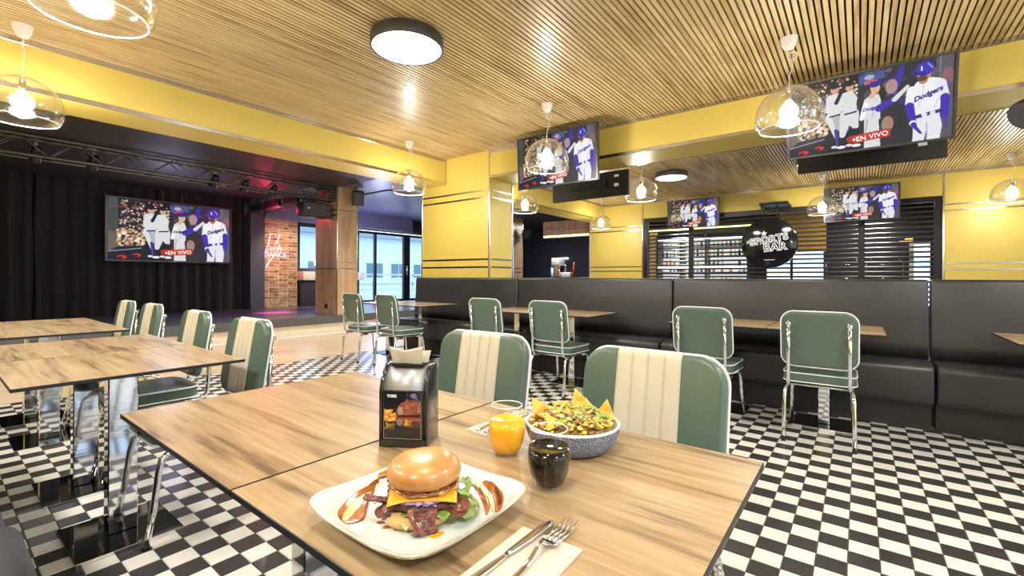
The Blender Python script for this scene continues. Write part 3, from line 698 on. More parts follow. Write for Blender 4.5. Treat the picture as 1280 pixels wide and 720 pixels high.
# ================================================================== PENDANT LAMPS
def pendant_proto():
    t = thing('pendant_lamp', 'x', 'lamp')
    MB().lathe([(.004, 2.76), (.028, 2.765), (.05, 2.80), (.06, CZ)], 24, cap0=True).build('canopy', M_rim, t)
    ring = [(.025 + .028 * math.cos(a), .0, 2.715 + .028 * math.sin(a)) for a in [2 * PI * k / 20 for k in range(20)]]
    MB().tube(ring, .005, 6, closed=True).build('cable_loop', M_rim, t)
    cb = [(0, 0, 2.765), (.004, .002, 2.735), (.03, .005, 2.69), (.022, .008, 2.63), (.002, .0, 2.57), (0, 0, 2.48)]
    sm = []
    for i in range(len(cb) - 1):
        for q in range(4):
            s_ = q / 4; sm.append(tuple(cb[i][k] * (1 - s_) + cb[i + 1][k] * s_ for k in range(3)))
    MB().tube(sm + [cb[-1]], .0028, 6).build('cable', M_rim, t)
    pr = [(.190, 2.185), (.208, 2.21), (.219, 2.245), (.2225, 2.275), (.216, 2.32), (.198, 2.37), (.168, 2.415), (.125, 2.455), (.075, 2.482), (.03, 2.492), (.012, 2.494)]
    sh = MB().lathe(pr, 40).build('shade', M_shade, t)
    MB().tube([(.190 * math.cos(2 * PI * k / 40), .190 * math.sin(2 * PI * k / 40), 2.185) for k in range(40)], .0035, 6, closed=True).build('shade_rim', M_rim, sh)
    MB().lathe([(.005, 2.48), (.02, 2.478), (.022, 2.40), (.018, 2.385)], 16).build('socket', M_chrome, t)
    MB().lathe([(.001, 2.25)] + [(.062 * math.sin(a), 2.312 - .062 * math.cos(a)) for a in [PI * k / 12 for k in range(1, 11)]] + [(.024, 2.385), (.018, 2.392)], 20, cap0=True).build('bulb', M_bulb, t)
    ld = bpy.data.lights.new('bulb_light', 'POINT'); ld.energy = PENDANT_W; ld.color = (1, .95, .87); ld.shadow_soft_size = .06
    lo = bpy.data.objects.new('bulb_light', ld); C.objects.link(lo); lo.parent = t; lo.location = (0, 0, 2.19)
    return t
pl0 = pendant_proto(); plu = [False]
def pendant(x, y, label, loc=None):
    o = pl0 if not plu[0] else dup(pl0); plu[0] = True
    o.location = (x, y, 0); tag(o, label, 'lamp', 'clear dome pendant lamps'); return o
pendant(-4.69, .435, 'clear dome pendant lamp at the left edge over the stage opening')
pendant(-2.56, .435, 'clear dome pendant lamp cut by the top edge of the picture')
pendant(-2.53, 3.87, 'clear dome pendant lamp in front of the television beside the pier')
pendant(-.42, 3.87, 'clear dome pendant lamp in front of the large tilted television')
pendant(-4.66, 3.87, 'clear dome pendant lamp glowing against the left yellow beam by the pier')
pendant(-4.45, 6.15, 'clear dome pendant lamp just beyond the edge of the pier, below the television')
pendant(-2.44, 6.15, 'clear dome pendant lamp in the far room beside the far disc lamp')
pendant(-4.55, 9.15, 'small far pendant lamp before the far left yellow wall')
pendant(-.52, 9.3, 'small far pendant lamp overlapping the screen right of the round sign')
pendant(1.68, 9.3, 'small far pendant lamp at the right edge before the yellow wall')
pendant(-.42, .435, 'clear dome pendant lamp overhead, out of the picture')
pendant(1.7, 3.87, 'clear dome pendant lamp beyond the right edge, out of the picture')
def disc_proto():
    t = thing('ceiling_lamp', 'x', 'lamp')
    MB().lathe([(.22, CZ - .004), (.255, CZ - .012), (.26, CZ - .02), (.26, CZ - .095), (.255, CZ - .1), (.248, CZ - .098)], 48).build('housing', mat('dark_grey_housing', srgb(62, 60, 56), .4), t)
    MB().lathe([(.249, CZ - .09), (.24, CZ - .098), (.001, CZ - .104)], 48).build('diffuser', M_diff, t)
    MB().lathe([(.10, CZ), (.22, CZ - .004)], 24).build('mounting_plate', M_white, t)
    ld = bpy.data.lights.new('disc_light', 'AREA'); ld.shape = 'DISK'; ld.size = .46; ld.energy = DISC_W; ld.color = (1, .97, .92)
    lo = bpy.data.objects.new('disc_light', ld); C.objects.link(lo); lo.parent = t; lo.location = (0, 0, CZ - .112)
    return t
dl0 = disc_proto()
DG = 'round flat ceiling lamps'
dl0.location = (-2.63, 2.16, 0); tag(dl0, 'round flat ceiling lamp with dark rim, the near one above the tables', 'lamp', DG)
for x, y, lab in ((-2.5, 7.6, 'round flat ceiling lamp in the far room above the small television'), (-.5, 7.9, 'round flat ceiling lamp peeping out below the large tilted television'), (1.9, .2, 'added round flat ceiling lamp near the right windows, out of the picture'), (1.5, 2.3, 'added round flat ceiling lamp beyond the right edge, out of the picture'), (-2.6, -1.2, 'added round flat ceiling lamp behind the camera, middle'), (-4.3, -1.2, 'added round flat ceiling lamp behind the camera, left'), (-.3, -1.4, 'added round flat ceiling lamp behind the camera, right')):  # lamps beside and behind the camera are added to even the room light
    o = dup(dl0); o.location = (x, y, 0); tag(o, lab, 'lamp', DG)

# ================================================================== STAGE EQUIPMENT
def truss(label, a, b, n, w=.24, name='lighting_truss'):
    A, Bv = Vector(a), Vector(b); d = (Bv - A); L = d.length; ang = math.atan2(d.y, d.x)
    t = thing(name, label, 'truss', a, ang)
    h = w / 2
    for sy in (-1, 1):
        for sz in (-1, 1): MB().tube([(0, sy * h, sz * h), (L, sy * h, sz * h)], .018, 8).build('chord', M_truss, t)
    st = L / n
    for k in range(n):
        z0, z1 = (-h, h) if k % 2 == 0 else (h, -h)
        for sy in (-1, 1): MB().tube([(k * st, sy * h, z0), ((k + 1) * st, sy * h, z1)], .008, 6).build('brace', M_truss, t)
        for sz in (-1, 1): MB().tube([(k * st, -h if k % 2 else h, sz * h), ((k + 1) * st, h if k % 2 else -h, sz * h)], .008, 6).build('brace', M_truss, t)
    for xx in (0, L): MB().box(xx - .01, xx + .01, -h - .02, h + .02, -h - .02, h + .02).build('end_plate', M_truss, t)
    return t
truss('long dark lighting truss across the front of the stage', (-8.22, -.6, 2.695), (-8.22, 4.93, 2.695), 21)
truss('short truss running back over the brick wall, with red light', (-8.52, 4.60, 2.63), (-11.1, 4.60, 2.62), 11, .22)
def spot(x, y, z, label, tilt=.6, rz=0):
    t = thing('stage_light', label, 'spotlight', (x, y, z), rz, 'spotlights hanging on the truss')
    MB().cbox(-.02, .02, -.02, .02, .05, .11, .004).build('clamp', M_strip, t)
    MB().tube([(0, -.06, -.05), (0, -.06, .04), (0, -.03, .06), (0, .03, .06), (0, .06, .04), (0, .06, -.05)], .006, 6).build('yoke', M_blackm, t)
    R = Matrix.Translation((0, 0, -.04)) @ Matrix.Rotation(tilt, 4, 'Y')
    MB().lathe([(.02, .10), (.045, .09), (.05, -.02), (.06, -.08), (.06, -.10)], 14, R, cap0=True).build('body', M_blackm, t)
    MB().lathe([(.055, -.095), (.001, -.093)], 14, R).build('lens', M_plate, t)
    return t
for k, y in enumerate((.88, 1.42, 2.87, 3.32, 3.79)):
    spot(-8.22, y, 2.66, 'black spotlight on the front truss, %s' % ('first from the left', 'second from the left', 'above the right part of the stage screen', 'above the grey wall end', 'near the red glow')[k], .7)
for k in range(3):
    t = thing('light_bar', 'black stage light bar with small lenses on the short truss, %s' % ('nearest the speaker', 'middle one', 'farthest one')[k], 'spotlight', (-8.9 - k * .75, 4.46, 2.60), 0, 'light bars on the short truss')
    MB().cbox(-.28, .28, -.04, .02, -.07, .07, .006).build('body', M_blackm, t)
    for i in range(8): MB().lathe([(.012, 0), (.001, -.004)], 8, Matrix.Translation((-.23 + .066 * i, -.042, .03 * (-1) ** i)) @ Matrix.Rotation(PI / 2, 4, 'X')).build('lens', M_strip, t)
sp = thing('loudspeaker', 'black rectangular loudspeaker hung beside the top of the veneered column', 'speaker', (-8.36, 4.62, 2.365), 0)
MB().cbox(-.13, .13, -.29, .29, -.135, .135, .02).build('cabinet', M_blackm, sp)
MB().cbox(.128, .136, -.275, .275, -.12, .12, .004).build('grille', mat('dark_grille', srgb(66, 66, 66), .6), sp)
MB().box(.136, .139, -.20, -.15, .01, .03).build('badge', M_white, sp)
MB().cbox(-.02, .02, -.02, .02, .135, .20, .002).build('bracket', M_blackm, sp)
def wall_speaker(label, loc, rz, s=1.0, tilt=.3):
    t = thing('wall_speaker', label, 'speaker', loc, rz, 'small black wall speakers'); t.scale = (s,) * 3
    R = Matrix.Rotation(tilt, 4, 'Y')
    MB().cbox(-.06, .08, -.08, .08, -.11, .11, .012, R).build('cabinet', M_blackm, t)
    MB().cbox(.081, .086, -.07, .07, -.10, .10, .002, R).build('grille', M_grey, t)
    MB().tube([(-.15, 0, .02), (-.05, 0, 0)], .012, 8).build('bracket', M_blackm, t)
wall_speaker('small black speaker high on the near veneered column', (-7.93, 5.30, 2.66), -.5, 1.3)
wall_speaker('small black speaker high on the far veneered column beyond the pier', (-7.92, 11.02, 2.40), -.5, 1.3)
rs = thing('ceiling_speaker', 'black conical speaker under the beam at the right edge', 'speaker', (.93, 4.40, 2.22), .65)
MB().lathe([(.03, .16), (.05, .14), (.085, .02), (.10, -.12), (.095, -.14)], 20, Matrix.Rotation(1.0, 4, 'Y'), cap0=True).build('body', M_blackm, rs)
MB().lathe([(.095, -.138), (.001, -.135)], 20, Matrix.Rotation(1.0, 4, 'Y')).build('grille', M_grey, rs)
MB().tube([(.0, 0, .0), (.10, .06, .18), (.12, .12, .63)], .015, 8).build('bracket', M_blackm, rs)
# curtains
def curtain(y0, y1, label, x=-11.275, z0=.345, z1=CZ - .002):
    n = int((y1 - y0) / .025); L = []; rg = random.Random(int(y0 * 50)); ph = 0
    for k in range(n + 1):
        ph += rg.uniform(.5, .95); a = .03 + .018 * rg.random()
        L.append((x + a * math.sin(ph), y0 + (y1 - y0) * k / n))
    m = MB(); vs = []; fs = []; rows = 6
    for j in range(rows + 1):
        z = z0 + (z1 - z0) * j / rows
        for k, (xx, yy) in enumerate(L): vs.append((x + (xx - x) * (1.15 - .4 * j / rows), yy + .012 * math.sin(j * 1.3 + k), z))
    w = len(L)
    for j in range(rows):
        for k in range(w - 1): fs.append((j * w + k, j * w + k + 1, (j + 1) * w + k + 1, (j + 1) * w + k))
    m.add(vs, fs, None, 0, True)
    return tag(m.build('stage_curtain', M_velvet), label, 'curtain', 'black curtains at the back of the stage')
curtain(-2.4, 1.18, 'black velvet curtain at the far left of the stage')
curtain(1.2, 2.9, 'black velvet curtain behind the left half of the stage screen')
curtain(2.92, 4.5, 'black velvet curtain behind the right half of the stage screen, beside the grey wall')
# downlights before the stage: leftmost one seen, the others added to brighten the floor
for k, (x, y) in enumerate(((-6.5, .75), (-6.5, 2.9), (-6.5, 5.0), (-6.5, 7.2))):
    t = thing('downlight', 'small recessed downlight in the dark ceiling before the stage, %s' % ('above the far left of the stage front', 'added above the middle of the stage front', 'added near the veneered column', 'added toward the glass doors')[k], 'lamp', (x, y, CZ), 0, 'recessed downlights')
    MB().lathe([(.05, -.001), (.055, -.006), (.035, -.006), (.034, -.002)], 20).build('trim_ring', M_strip, t)
    ld = bpy.data.lights.new('downlight', 'SPOT'); ld.energy = 140; ld.color = (1, .95, .86); ld.spot_size = 2.2; ld.spot_blend = .6; ld.shadow_soft_size = .04
    lo = bpy.data.objects.new('downlight_lamp', ld); C.objects.link(lo); lo.parent = t; lo.location = (0, 0, -.02)
# neon bolt
M_neon = emit('neon_tube', (1, .45, .52, 1), 2.2)
nb = thing('neon_sign', 'red neon lightning bolt with LETS DANCE lettering on the brick wall', 'sign', (-11.12, 5.13, 1.70), PI / 2)
bolt = [(.10, .40), (-.10, .40), (-.20, .0), (-.06, .0), (-.20, -.39), (.17, .10), (.04, .10), (.20, .40)]
bolt = [(-.06, .41), (.17, .41), (.03, .14), (.16, .14), (-.17, -.40), (-.06, -.06), (-.17, -.06)]
MB().tube([(x, 0, z) for x, z in bolt], .011, 8, closed=True).build('neon_tube', M_neon, nb)
text_obj('neon_lettering', "LET'S", .125, emit('neon_text', (1, .62, .68, 1), 1.8), nb, (.05, -.035, .035), offset=-.002, extrude=.006)
text_obj('neon_lettering', 'DANCE', .155, MATS['neon_text'], nb, (.03, -.035, -.095), offset=-.001, extrude=.006)
for x_, z_ in ((.05, .3), (-.1, -.25), (.0, 0)): MB().tube([(x_, .1, z_), (x_, 0, z_)], .006, 6).build('spacer', M_blackm, nb)
ld = bpy.data.lights.new('neon_light', 'POINT'); ld.energy = 8; ld.color = (1, .04, .12); ld.shadow_soft_size = .12
lo = bpy.data.objects.new('neon_light', ld); C.objects.link(lo); lo.parent = nb; lo.location = (0, -.18, 0)
# stage lights in red and blue; violet fill added to lift the entrance ceiling
for (nm, loc, en, col, sz) in (('stage_red', (-9.6, 4.3, 2.45), 14, (1, .03, .12), .1), ('stage_blue', (-9.4, 2.6, 2.3), 14, (.6, .62, 1), .3), ('violet_fill', (-9.8, 7.2, 1.5), 75, (.58, .56, 1), .1)):
    ld = bpy.data.lights.new(nm, 'POINT'); ld.energy = en; ld.color = col; ld.shadow_soft_size = sz
    lo = bpy.data.objects.new(nm, ld); C.objects.link(lo); lo.location = loc
ld = bpy.data.lights.new('magenta_spot', 'SPOT'); ld.energy = 1800; ld.color = (1, .03, .40); ld.spot_size = .42; ld.spot_blend = .9; ld.shadow_soft_size = .05
lo = bpy.data.objects.new('magenta_spot', ld); C.objects.link(lo); lo.location = (-9.5, 4.3, 2.5)
lo.rotation_euler = (Vector((-9.64, 4.5, .34)) - lo.location).to_track_quat('-Z', 'Y').to_euler()
ld = bpy.data.lights.new('brick_spot', 'SPOT'); ld.energy = 150; ld.color = (1, .90, .74); ld.spot_size = 1.1; ld.spot_blend = .6; ld.shadow_soft_size = .1
lo = bpy.data.objects.new('brick_spot', ld); C.objects.link(lo); lo.location = (-9.3, 5.5, 2.7)
lo.rotation_euler = (Vector((-11.3, 5.45, 1.0)) - lo.location).to_track_quat('-Z', 'Y').to_euler()

# ================================================================== SLATTED SCREEN AND SIGN
M_sl2 = mat('dark_grey_slat', srgb(70, 70, 72), .35, .3)
ss = thing('slatted_screen', 'black slatted screen filling the far opening in front of the bottle bar', 'screen', (0, YF + .05, 0))
for xa, xb in ((-3.955, -3.86), (.965, 1.05), (-2.95, -2.86), (-.03, .06)): MB().cbox(xa, xb, -.03, .05, 0, 2.445, .003).build('post', M_blackm, ss)
MB().cbox(-3.86, .965, -.03, .05, 2.36, 2.445, .003).build('rail', M_blackm, ss)
for k in range(28):
    z = .04 + k * .0835
    MB().box(-3.86, .965, -.02, .03, -.013, .013, Matrix.Translation((0, 0, z)) @ Matrix.Rotation(.25, 4, 'X')).build('slat', M_sl2, ss)
sn = thing('round_sign', 'round glossy black SPORTS BAR sign hanging before the slatted screen', 'sign', (-1.34, 9.55, 1.745))
M_gloss = mat('gloss_black', (.008, .008, .010, 1), .10, coat=.2, coat_r=.05)
MB().lathe([(.001, .06), (.44, .06), (.46, .045), (.46, -.045), (.44, -.06), (.001, -.06)], 56, Matrix.Rotation(PI / 2, 4, 'X')).build('disc', M_gloss, sn)
M_sw = emit('sign_white', (1, 1, 1, 1), .9); M_sb = mat('sign_black', (.01, .01, .01, 1), .4)
for body, s_, loc, rot, sp_ in (('SPORTS', .165, (.0, -.066, .06), -.16, 1.0), ('BAR', .185, (.10, -.066, -.085), -.10, 1.0)):
    text_obj('lettering', body, s_, M_sw, sn, loc, (PI / 2, rot, 0), offset=.011, extrude=.003, spacing=1.12)
    text_obj('lettering', body, s_, M_sb, sn, (loc[0], loc[1] - .005, loc[2]), (PI / 2, rot, 0), offset=.0002, extrude=.002, spacing=1.12)
star = [(( .055 if k % 2 == 0 else .024) * math.sin(2 * PI * k / 10), (.055 if k % 2 == 0 else .024) * math.cos(2 * PI * k / 10)) for k in range(10)]
MB().loft([[(x, -.07, z) for x, z in star], [(x, -.062, z) for x, z in star]], smooth=False, M=Matrix.Translation((-.075, 0, .175))).build('star', M_sw, sn)
MB().box(-.07, .10, -.066, -.061, -.315, -.308).build('maker_line', M_sw, sn)
MB().tube([(-.12, 0, .44), (-.12, 0, .72)], .012, 8).build('rod', M_blackm, sn)
MB().tube([(.12, 0, .44), (.12, 0, .72)], .012, 8).build('rod', M_blackm, sn)
MB().cbox(-.16, .30, -.03, .515, .70, .75, .004).build('arm', M_blackm, sn)

# bottle bar behind the slats
sh = thing('bottle_shelf', 'tall black back-bar shelf unit with lit boards behind the slats', 'shelf', (-3.45, 13.1, 0))
for x in (-1.2, -.55, .12, 1.15): MB().box(x - .02, x + .02, -.15, .3, .0, 2.3).build('upright', M_blackm, sh)
M_lit = emit('lit_shelf_edge', (.92, .96, 1, 1), 2.6)
zs = (.95, 1.22, 1.42, 1.70, 1.95, 2.2)
for z in zs: MB().box(-1.2, 1.15, -.15, .3, z - .02, z).build('board', M_blackm, sh)
for z in (1.42, 2.2): MB().box(-1.18, 1.13, -.165, -.152, z - .045, z - .005).build('light_strip', M_lit, sh)
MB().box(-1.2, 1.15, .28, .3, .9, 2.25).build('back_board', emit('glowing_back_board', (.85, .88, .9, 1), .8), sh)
MB().box(-1.5, 1.9, -.2, -.17, 2.42, 2.47).build('light_strip', emit('lit_soffit_glow', (1, .85, .3, 1), 2.2), sh)  # glow standing in for a lit yellow soffit
bcol = [(150, 170, 150), (190, 200, 205), (60, 80, 40), (190, 120, 50), (120, 40, 30), (220, 220, 215), (200, 190, 90)]
bms = [mat('bottle_%s' % n_, srgb(*c_), .1, coat=.5) for n_, c_ in zip(('sage', 'clear', 'green', 'amber', 'red', 'frosted', 'yellow'), bcol)]
bpro = []
for m_ in bms:
    o = MB().lathe([(.03, 0), (.034, .01), (.034, .12), (.03, .15), (.012, .18), (.011, .22)], 8, cap0=True, cap1=True).build('bottle', m_); bpro.append(o.data); bpy.data.objects.remove(o)
for zi, z in enumerate(zs[:-1]):
    for k in range(22):
        x = -4.60 + k * .105
        if min(abs(x + 3.45 - q) for q in (-1.2, -.55, .12, 1.15)) < .06: continue
        if random.random() < .12: continue
        o = link('bottle', random.choice(bpro), None, (x, 13.0, z)); o.scale = (1, 1, random.uniform(.7, 1.0))
        tag(o, 'small bottle on the %s board of the lit back-bar shelf' % ('lowest', 'second', 'third', 'fourth', 'top')[zi], 'bottle', 'bottles on the back-bar shelf, %s board' % ('lowest', 'second', 'third', 'fourth', 'top')[zi])
osn = thing('lit_sign', 'small orange lit sign behind the slats near the right edge of the screen', 'sign', (.78, 12.9, 1.94))
MB().box(-.13, .13, 0, .03, -.07, .07).build('sign_box', M_blackm, osn)
MB().box(-.01, .01, .01, .02, .07, .9).build('rod', M_blackm, osn)
MB().box(-.11, .11, -.004, 0, -.06, -.03).box(-.02, .11, -.004, 0, 0, .05).build('lit_face', emit('orange_sign', (1, .5, .05, 1), 2), osn)
for k, x in enumerate((-.28, .38)):
    rk = thing('metal_rack', 'arched thin metal rack behind the slats, %s of the two' % ('left', 'right')[k], 'rack', (x, 11.6, 0), 0, 'arched metal racks')
    MB().tube([(-.28, 0, 0), (-.28, 0, 1.42), (-.20, 0, 1.5), (.20, 0, 1.5), (.28, 0, 1.42), (.28, 0, 0)], .012, 6).build('frame', M_strip, rk)
    for q in range(8): MB().tube([(-.28, 0, .4 + q * .14), (.28, 0, .4 + q * .14)], .006, 6).build('rung', M_strip, rk)

MB().box(-1.45, -1.22, -.1, -.05, 0, 2.4).build('side_panel', mat('tan_panel', srgb(214, 176, 116), .5), sh)
for k, (x, y) in enumerate(((-3.6, 11.6), (.2, 11.6), (-7.4, 12.0))):  # unseen lamps added to light the bar
    o = dup(dl0); o.location = (x, y, 0); tag(o, 'added round flat ceiling lamp in the bar behind the slats, %s' % ('over the bottle shelf', 'over the metal racks', 'over the coffee machine')[k], 'lamp', DG)
# coffee machine in the far left bar
ct = thing('bar_counter', 'dark bar counter in the far left opening', 'counter', (-7.3, 12.6, 0))
MB().box(-1.2, 1.5, -.35, .35, 0, 1.05).build('cabinet', M_grey, ct); MB().cbox(-1.25, 1.55, -.4, .4, 1.05, 1.1, .005).build('worktop', M_blackm, ct)
cm = thing('coffee_machine', 'white and steel coffee machine on the far left bar counter', 'coffee machine', (-7.55, 12.5, 1.1))
MB().cbox(-.30, -.02, -.2, .2, .38, .62, .01).build('tank', M_white, cm); MB().cbox(-.32, .0, -.2, .2, 0, .38, .01).build('body', M_chrome, cm)
MB().lathe([(.05, 0), (.06, .35), (.04, .40)], 12, Matrix.Translation((.15, -.05, 0)), cap1=True).build('flask', M_chrome, cm)
MB().cbox(.02, .34, -.1, .18, 0, .16, .01).build('side_unit', M_white, cm)
tag(MB().lathe([(.04, 0), (.04, .30), (.02, .36), (.018, .48)], 12, cap0=True, cap1=True).build('syrup_bottle', mat('orange_syrup', srgb(214, 92, 40), .2), None, (-7.05, 12.35, 1.1)), 'tall orange bottle beside the coffee machine', 'bottle')
wl = thing('wall_lamp', 'small white glowing lamp on the dark wall of the far left bar', 'lamp', (-8.55, 14.48, 1.80)); MB().cbox(-.3, .05, -.05, .0, -.03, .03, .01).build('glowing_face', emit('white_glow', (1, 1, 1, 1), 3), wl)

# ================================================================== TABLEWARE AND FOOD
ZT = TT
# plate: square, soft corners, upturned rim
pl = thing('plate', 'square white stoneware plate with a brown rim, under the burger', 'plate', (-.538, .472, ZT)); pl.scale = (1.06, 1.06, 1.06)
def sq(r, z, p=5.0, n=64):
    out = []
    for k in range(n):
        a = 2 * PI * k / n; c_, s_ = math.cos(a), math.sin(a); q = r / (abs(c_) ** p + abs(s_) ** p) ** (1 / p); out.append((q * c_, q * s_, z))
    return out
M_china = mat('white_glaze', srgb(204, 212, 206), .14, coat=.6, coat_r=.05, var=.02)
def rz_(l, amp=.006): return [(x, y, z + amp * (min(1, (x * x + y * y) / .0205) ** 4)) for x, y, z in l]
prof = [(.085, .002, 4), (.098, .006, 5), (.112, .013, 6), (.119, .019, 6.5), (.1205, .0205, 6.5), (.1215, .0215, 6.5), (.1205, .0235, 6.5), (.118, .0228, 6.5), (.105, .0125, 6), (.092, .0085, 5), (.07, .0065, 4), (.04, .006, 3), (.012, .0058, 2)]
MB().loft([rz_(sq(r, z, p)) for r, z, p in prof]).build('dish', M_china, pl)
MB().tube([(x, y, z + .0003) for x, y, z in rz_(sq(.1206, .0226, 6.5, 96))], .0011, 6, closed=True).build('brown_rim', mat('brown_glaze', srgb(150, 128, 80), .25, col2=srgb(215, 208, 180), r0=.45, r1=.7, nfreq=14), pl)
MB().lathe([(.07, 0), (.072, .003)], 40, cap0=True).build('foot_ring', M_china, pl)

bur = thing('burger', 'tall burger with glazed bun, cheese, onion and bacon in the middle of the plate', 'burger', (-.530, .472, ZT + .0065), YAW); bur.scale = (1.05, 1.05, .84)
rgb = random.Random(11)
def ruff(r0, r1, n, zc, amp, waves, mname, name, parent, x=0, y=0, sx=1.0, sy=1.0, a0=0, a1=2 * PI, thick=.0012, seed=1, droop=0.0):
    rg = random.Random(seed); ph = [rg.uniform(0, 6.28) for _ in range(4)]; vs = []; fs = []; rr = 7
    full = abs(a1 - a0 - 2 * PI) < .01
    for j in range(rr + 1):
        s_ = j / rr
        for k in range(n + (0 if full else 1)):
            a = a0 + (a1 - a0) * k / n
            w_ = math.sin(waves * a + ph[0]) + .5 * math.sin(waves * 2.3 * a + ph[1]) + .3 * math.sin(waves * 4.1 * a + ph[2])
            r = r0 + (r1 - r0) * s_ + .15 * (r1 - r0) * s_ * math.sin(5 * a + ph[3]); z = zc + amp * s_ * s_ * w_ - droop * s_ * s_
            vs.append((x + sx * r * math.cos(a), y + sy * r * math.sin(a), z))
    w = n + (0 if full else 1)
    for j in range(rr):
        for k in range(n):
            k2 = (k + 1) % w; fs.append((j * w + k, j * w + k2, (j + 1) * w + k2, (j + 1) * w + k))
    o = MB().add(vs, fs, None, 0, True).build(name, mname, parent)
    md = o.modifiers.new('solid', 'SOLIDIFY'); md.thickness = thick
    return o
M_bun = mat('toasted_bun', srgb(178, 118, 58), .38, col2=srgb(204, 152, 88), nfreq=26, coat=.35, coat_r=.2, bump=.15, bfreq=60, sss=.1)
M_buns = mat('pale_bun_side', srgb(214, 178, 122), .6, col2=srgb(196, 146, 88), nfreq=40, bump=.2, bfreq=120, sss=.1)
M_lett = mat('frilly_lettuce', srgb(86, 124, 40), .45, col2=srgb(160, 178, 90), nfreq=60)
M_lettp = mat('pale_lettuce', srgb(214, 214, 150), .45, col2=srgb(160, 180, 84), nfreq=60)
M_bacon = mat('crisp_bacon', srgb(124, 60, 40), .35, col2=srgb(66, 28, 20), nfreq=110, ndet=8, coat=.35, r0=.38, r1=.6, bump=1.0, bfreq=170, bdist=.003)
M_patty = mat('browned_patty', srgb(104, 60, 46), .5, col2=srgb(60, 32, 24), nfreq=120, bump=.8, bfreq=160, bdist=.003)
M_onion = mat('chopped_purple_onion', srgb(196, 168, 200), .35, col2=srgb(150, 110, 160), nfreq=160, bump=1.0, bfreq=220, bdist=.004, coat=.3)
M_chs = mat('orange_cheese', srgb(240, 172, 44), .35, sss=.15, var=.04)
M_sauce = mat('brown_glossy_sauce', srgb(172, 98, 30), .12, col2=srgb(130, 62, 16), nfreq=50, coat=.8)
M_mayo = mat('cream_sauce', srgb(222, 194, 130), .15, coat=.6)
wob = lambda a: .02 * math.sin(3 * a + 1) + .012 * math.sin(5 * a)
MB().lathe([(.040, 0), (.050, .003), (.054, .010), (.051, .018), (.044, .021), (.001, .021)], 36, Matrix.Translation((-.006, -.008, 0)), cap0=True, wob=wob).build('bottom_bun', M_buns, bur)
ruff(.03, .055, 90, .023, .0035, 11, M_lett, 'lettuce_leaf', bur, .008, .0, seed=5, droop=.003)
ruff(.02, .030, 40, .020, .006, 5, M_lett, 'lettuce_leaf', bur, .050, -.008, seed=9, droop=.008)
ruff(.01, .026, 40, .040, .006, 5, M_lett, 'lettuce_leaf', bur, .048, .008, seed=12)
ruff(.01, .022, 40, .018, .004, 6, M_lettp, 'lettuce_leaf', bur, -.012, -.040, seed=3, droop=.006)
MB().lathe([(.035, .022), (.050, .025), (.053, .031), (.050, .037), (.001, .038)], 36, Matrix.Translation((-.002, 0, 0)), wob=lambda a: .04 * math.sin(7 * a) + .03 * math.sin(11 * a + 1)).build('patty', M_patty, bur)
def rubble(name, m, n, r, z, size, seed, parent, sx=1, sy=1, x0=0, y0=0, zt=.006):
    rg = random.Random(seed); mb = MB()
    for _ in range(n):
        a = rg.uniform(0, 2 * PI); q = r * math.sqrt(rg.uniform(.35, 1)); s_ = size * rg.uniform(.5, 1.3)
        R = Matrix.Translation((x0 + sx * q * math.cos(a), y0 + sy * q * math.sin(a), z + rg.uniform(-zt, zt))) @ Matrix.Rotation(rg.uniform(0, 6), 4, 'Z') @ Matrix.Rotation(rg.uniform(0, 6), 4, 'X')
        mb.add([(s_, 0, 0), (-s_ * .8, .5 * s_, 0), (-s_ * .6, -.6 * s_, .2 * s_), (0, 0, .8 * s_), (.1 * s_, .1 * s_, -.7 * s_)], [(0, 1, 3), (1, 2, 3), (2, 0, 3), (1, 0, 4), (2, 1, 4), (0, 2, 4)], R, 0, True)
    return mb.build(name, m, parent)
o = rubble('chopped_onion', M_onion, 420, .050, .0405, .0040, 21, bur, zt=.0035); o['kind'] = 'stuff'
MB().lathe([(.030, .036), (.048, .038), (.050, .042), (.045, .045), (.001, .045)], 36, wob=wob).build('onion_layer', M_onion, bur)
# cheese slice: thin square draped over the edge
def sheet(fn, nu, nv, name, m, parent, thick=.0022):
    vs = [fn(i / nu, j / nv) for j in range(nv + 1) for i in range(nu + 1)]
    fs = [(j * (nu + 1) + i, j * (nu + 1) + i + 1, (j + 1) * (nu + 1) + i + 1, (j + 1) * (nu + 1) + i) for j in range(nv) for i in range(nu)]
    o = MB().add(vs, fs, None, 0, True).build(name, m, parent); md = o.modifiers.new('solid', 'SOLIDIFY'); md.thickness = thick; md.offset = 0
    return o
def cheese(u, v):
    x, y = (u - .5) * .094, (v - .5) * .094; c_, s_ = math.cos(.12), math.sin(.12); x, y = x * c_ - y * s_, x * s_ + y * c_; r = math.hypot(x, y)
    return (x, y, .0475 - max(0, r - .044) * .38 + .001 * math.sin(8 * u + 3 * v))
sheet(cheese, 18, 18, 'cheese_slice', M_chs, bur)
MB().lathe([(.030, .048), (.047, .050), (.049, .055), (.045, .059), (.001, .060)], 36, wob=lambda a: .05 * math.sin(6 * a) + .03 * math.sin(13 * a)).build('fried_onion_layer', mat('golden_fried_onion', srgb(214, 160, 96), .4, col2=srgb(120, 62, 34), nfreq=90, bump=.8, bfreq=140, bdist=.003, coat=.3), bur)
o = rubble('onion_crumbs', M_onion, 110, .047, .055, .0034, 31, bur, zt=.003); o['kind'] = 'stuff'
ruff(.035, .051, 70, .0595, .0022, 7, mat('red_brown_glaze', srgb(126, 52, 26), .15, coat=.8), 'glaze', bur, seed=8)
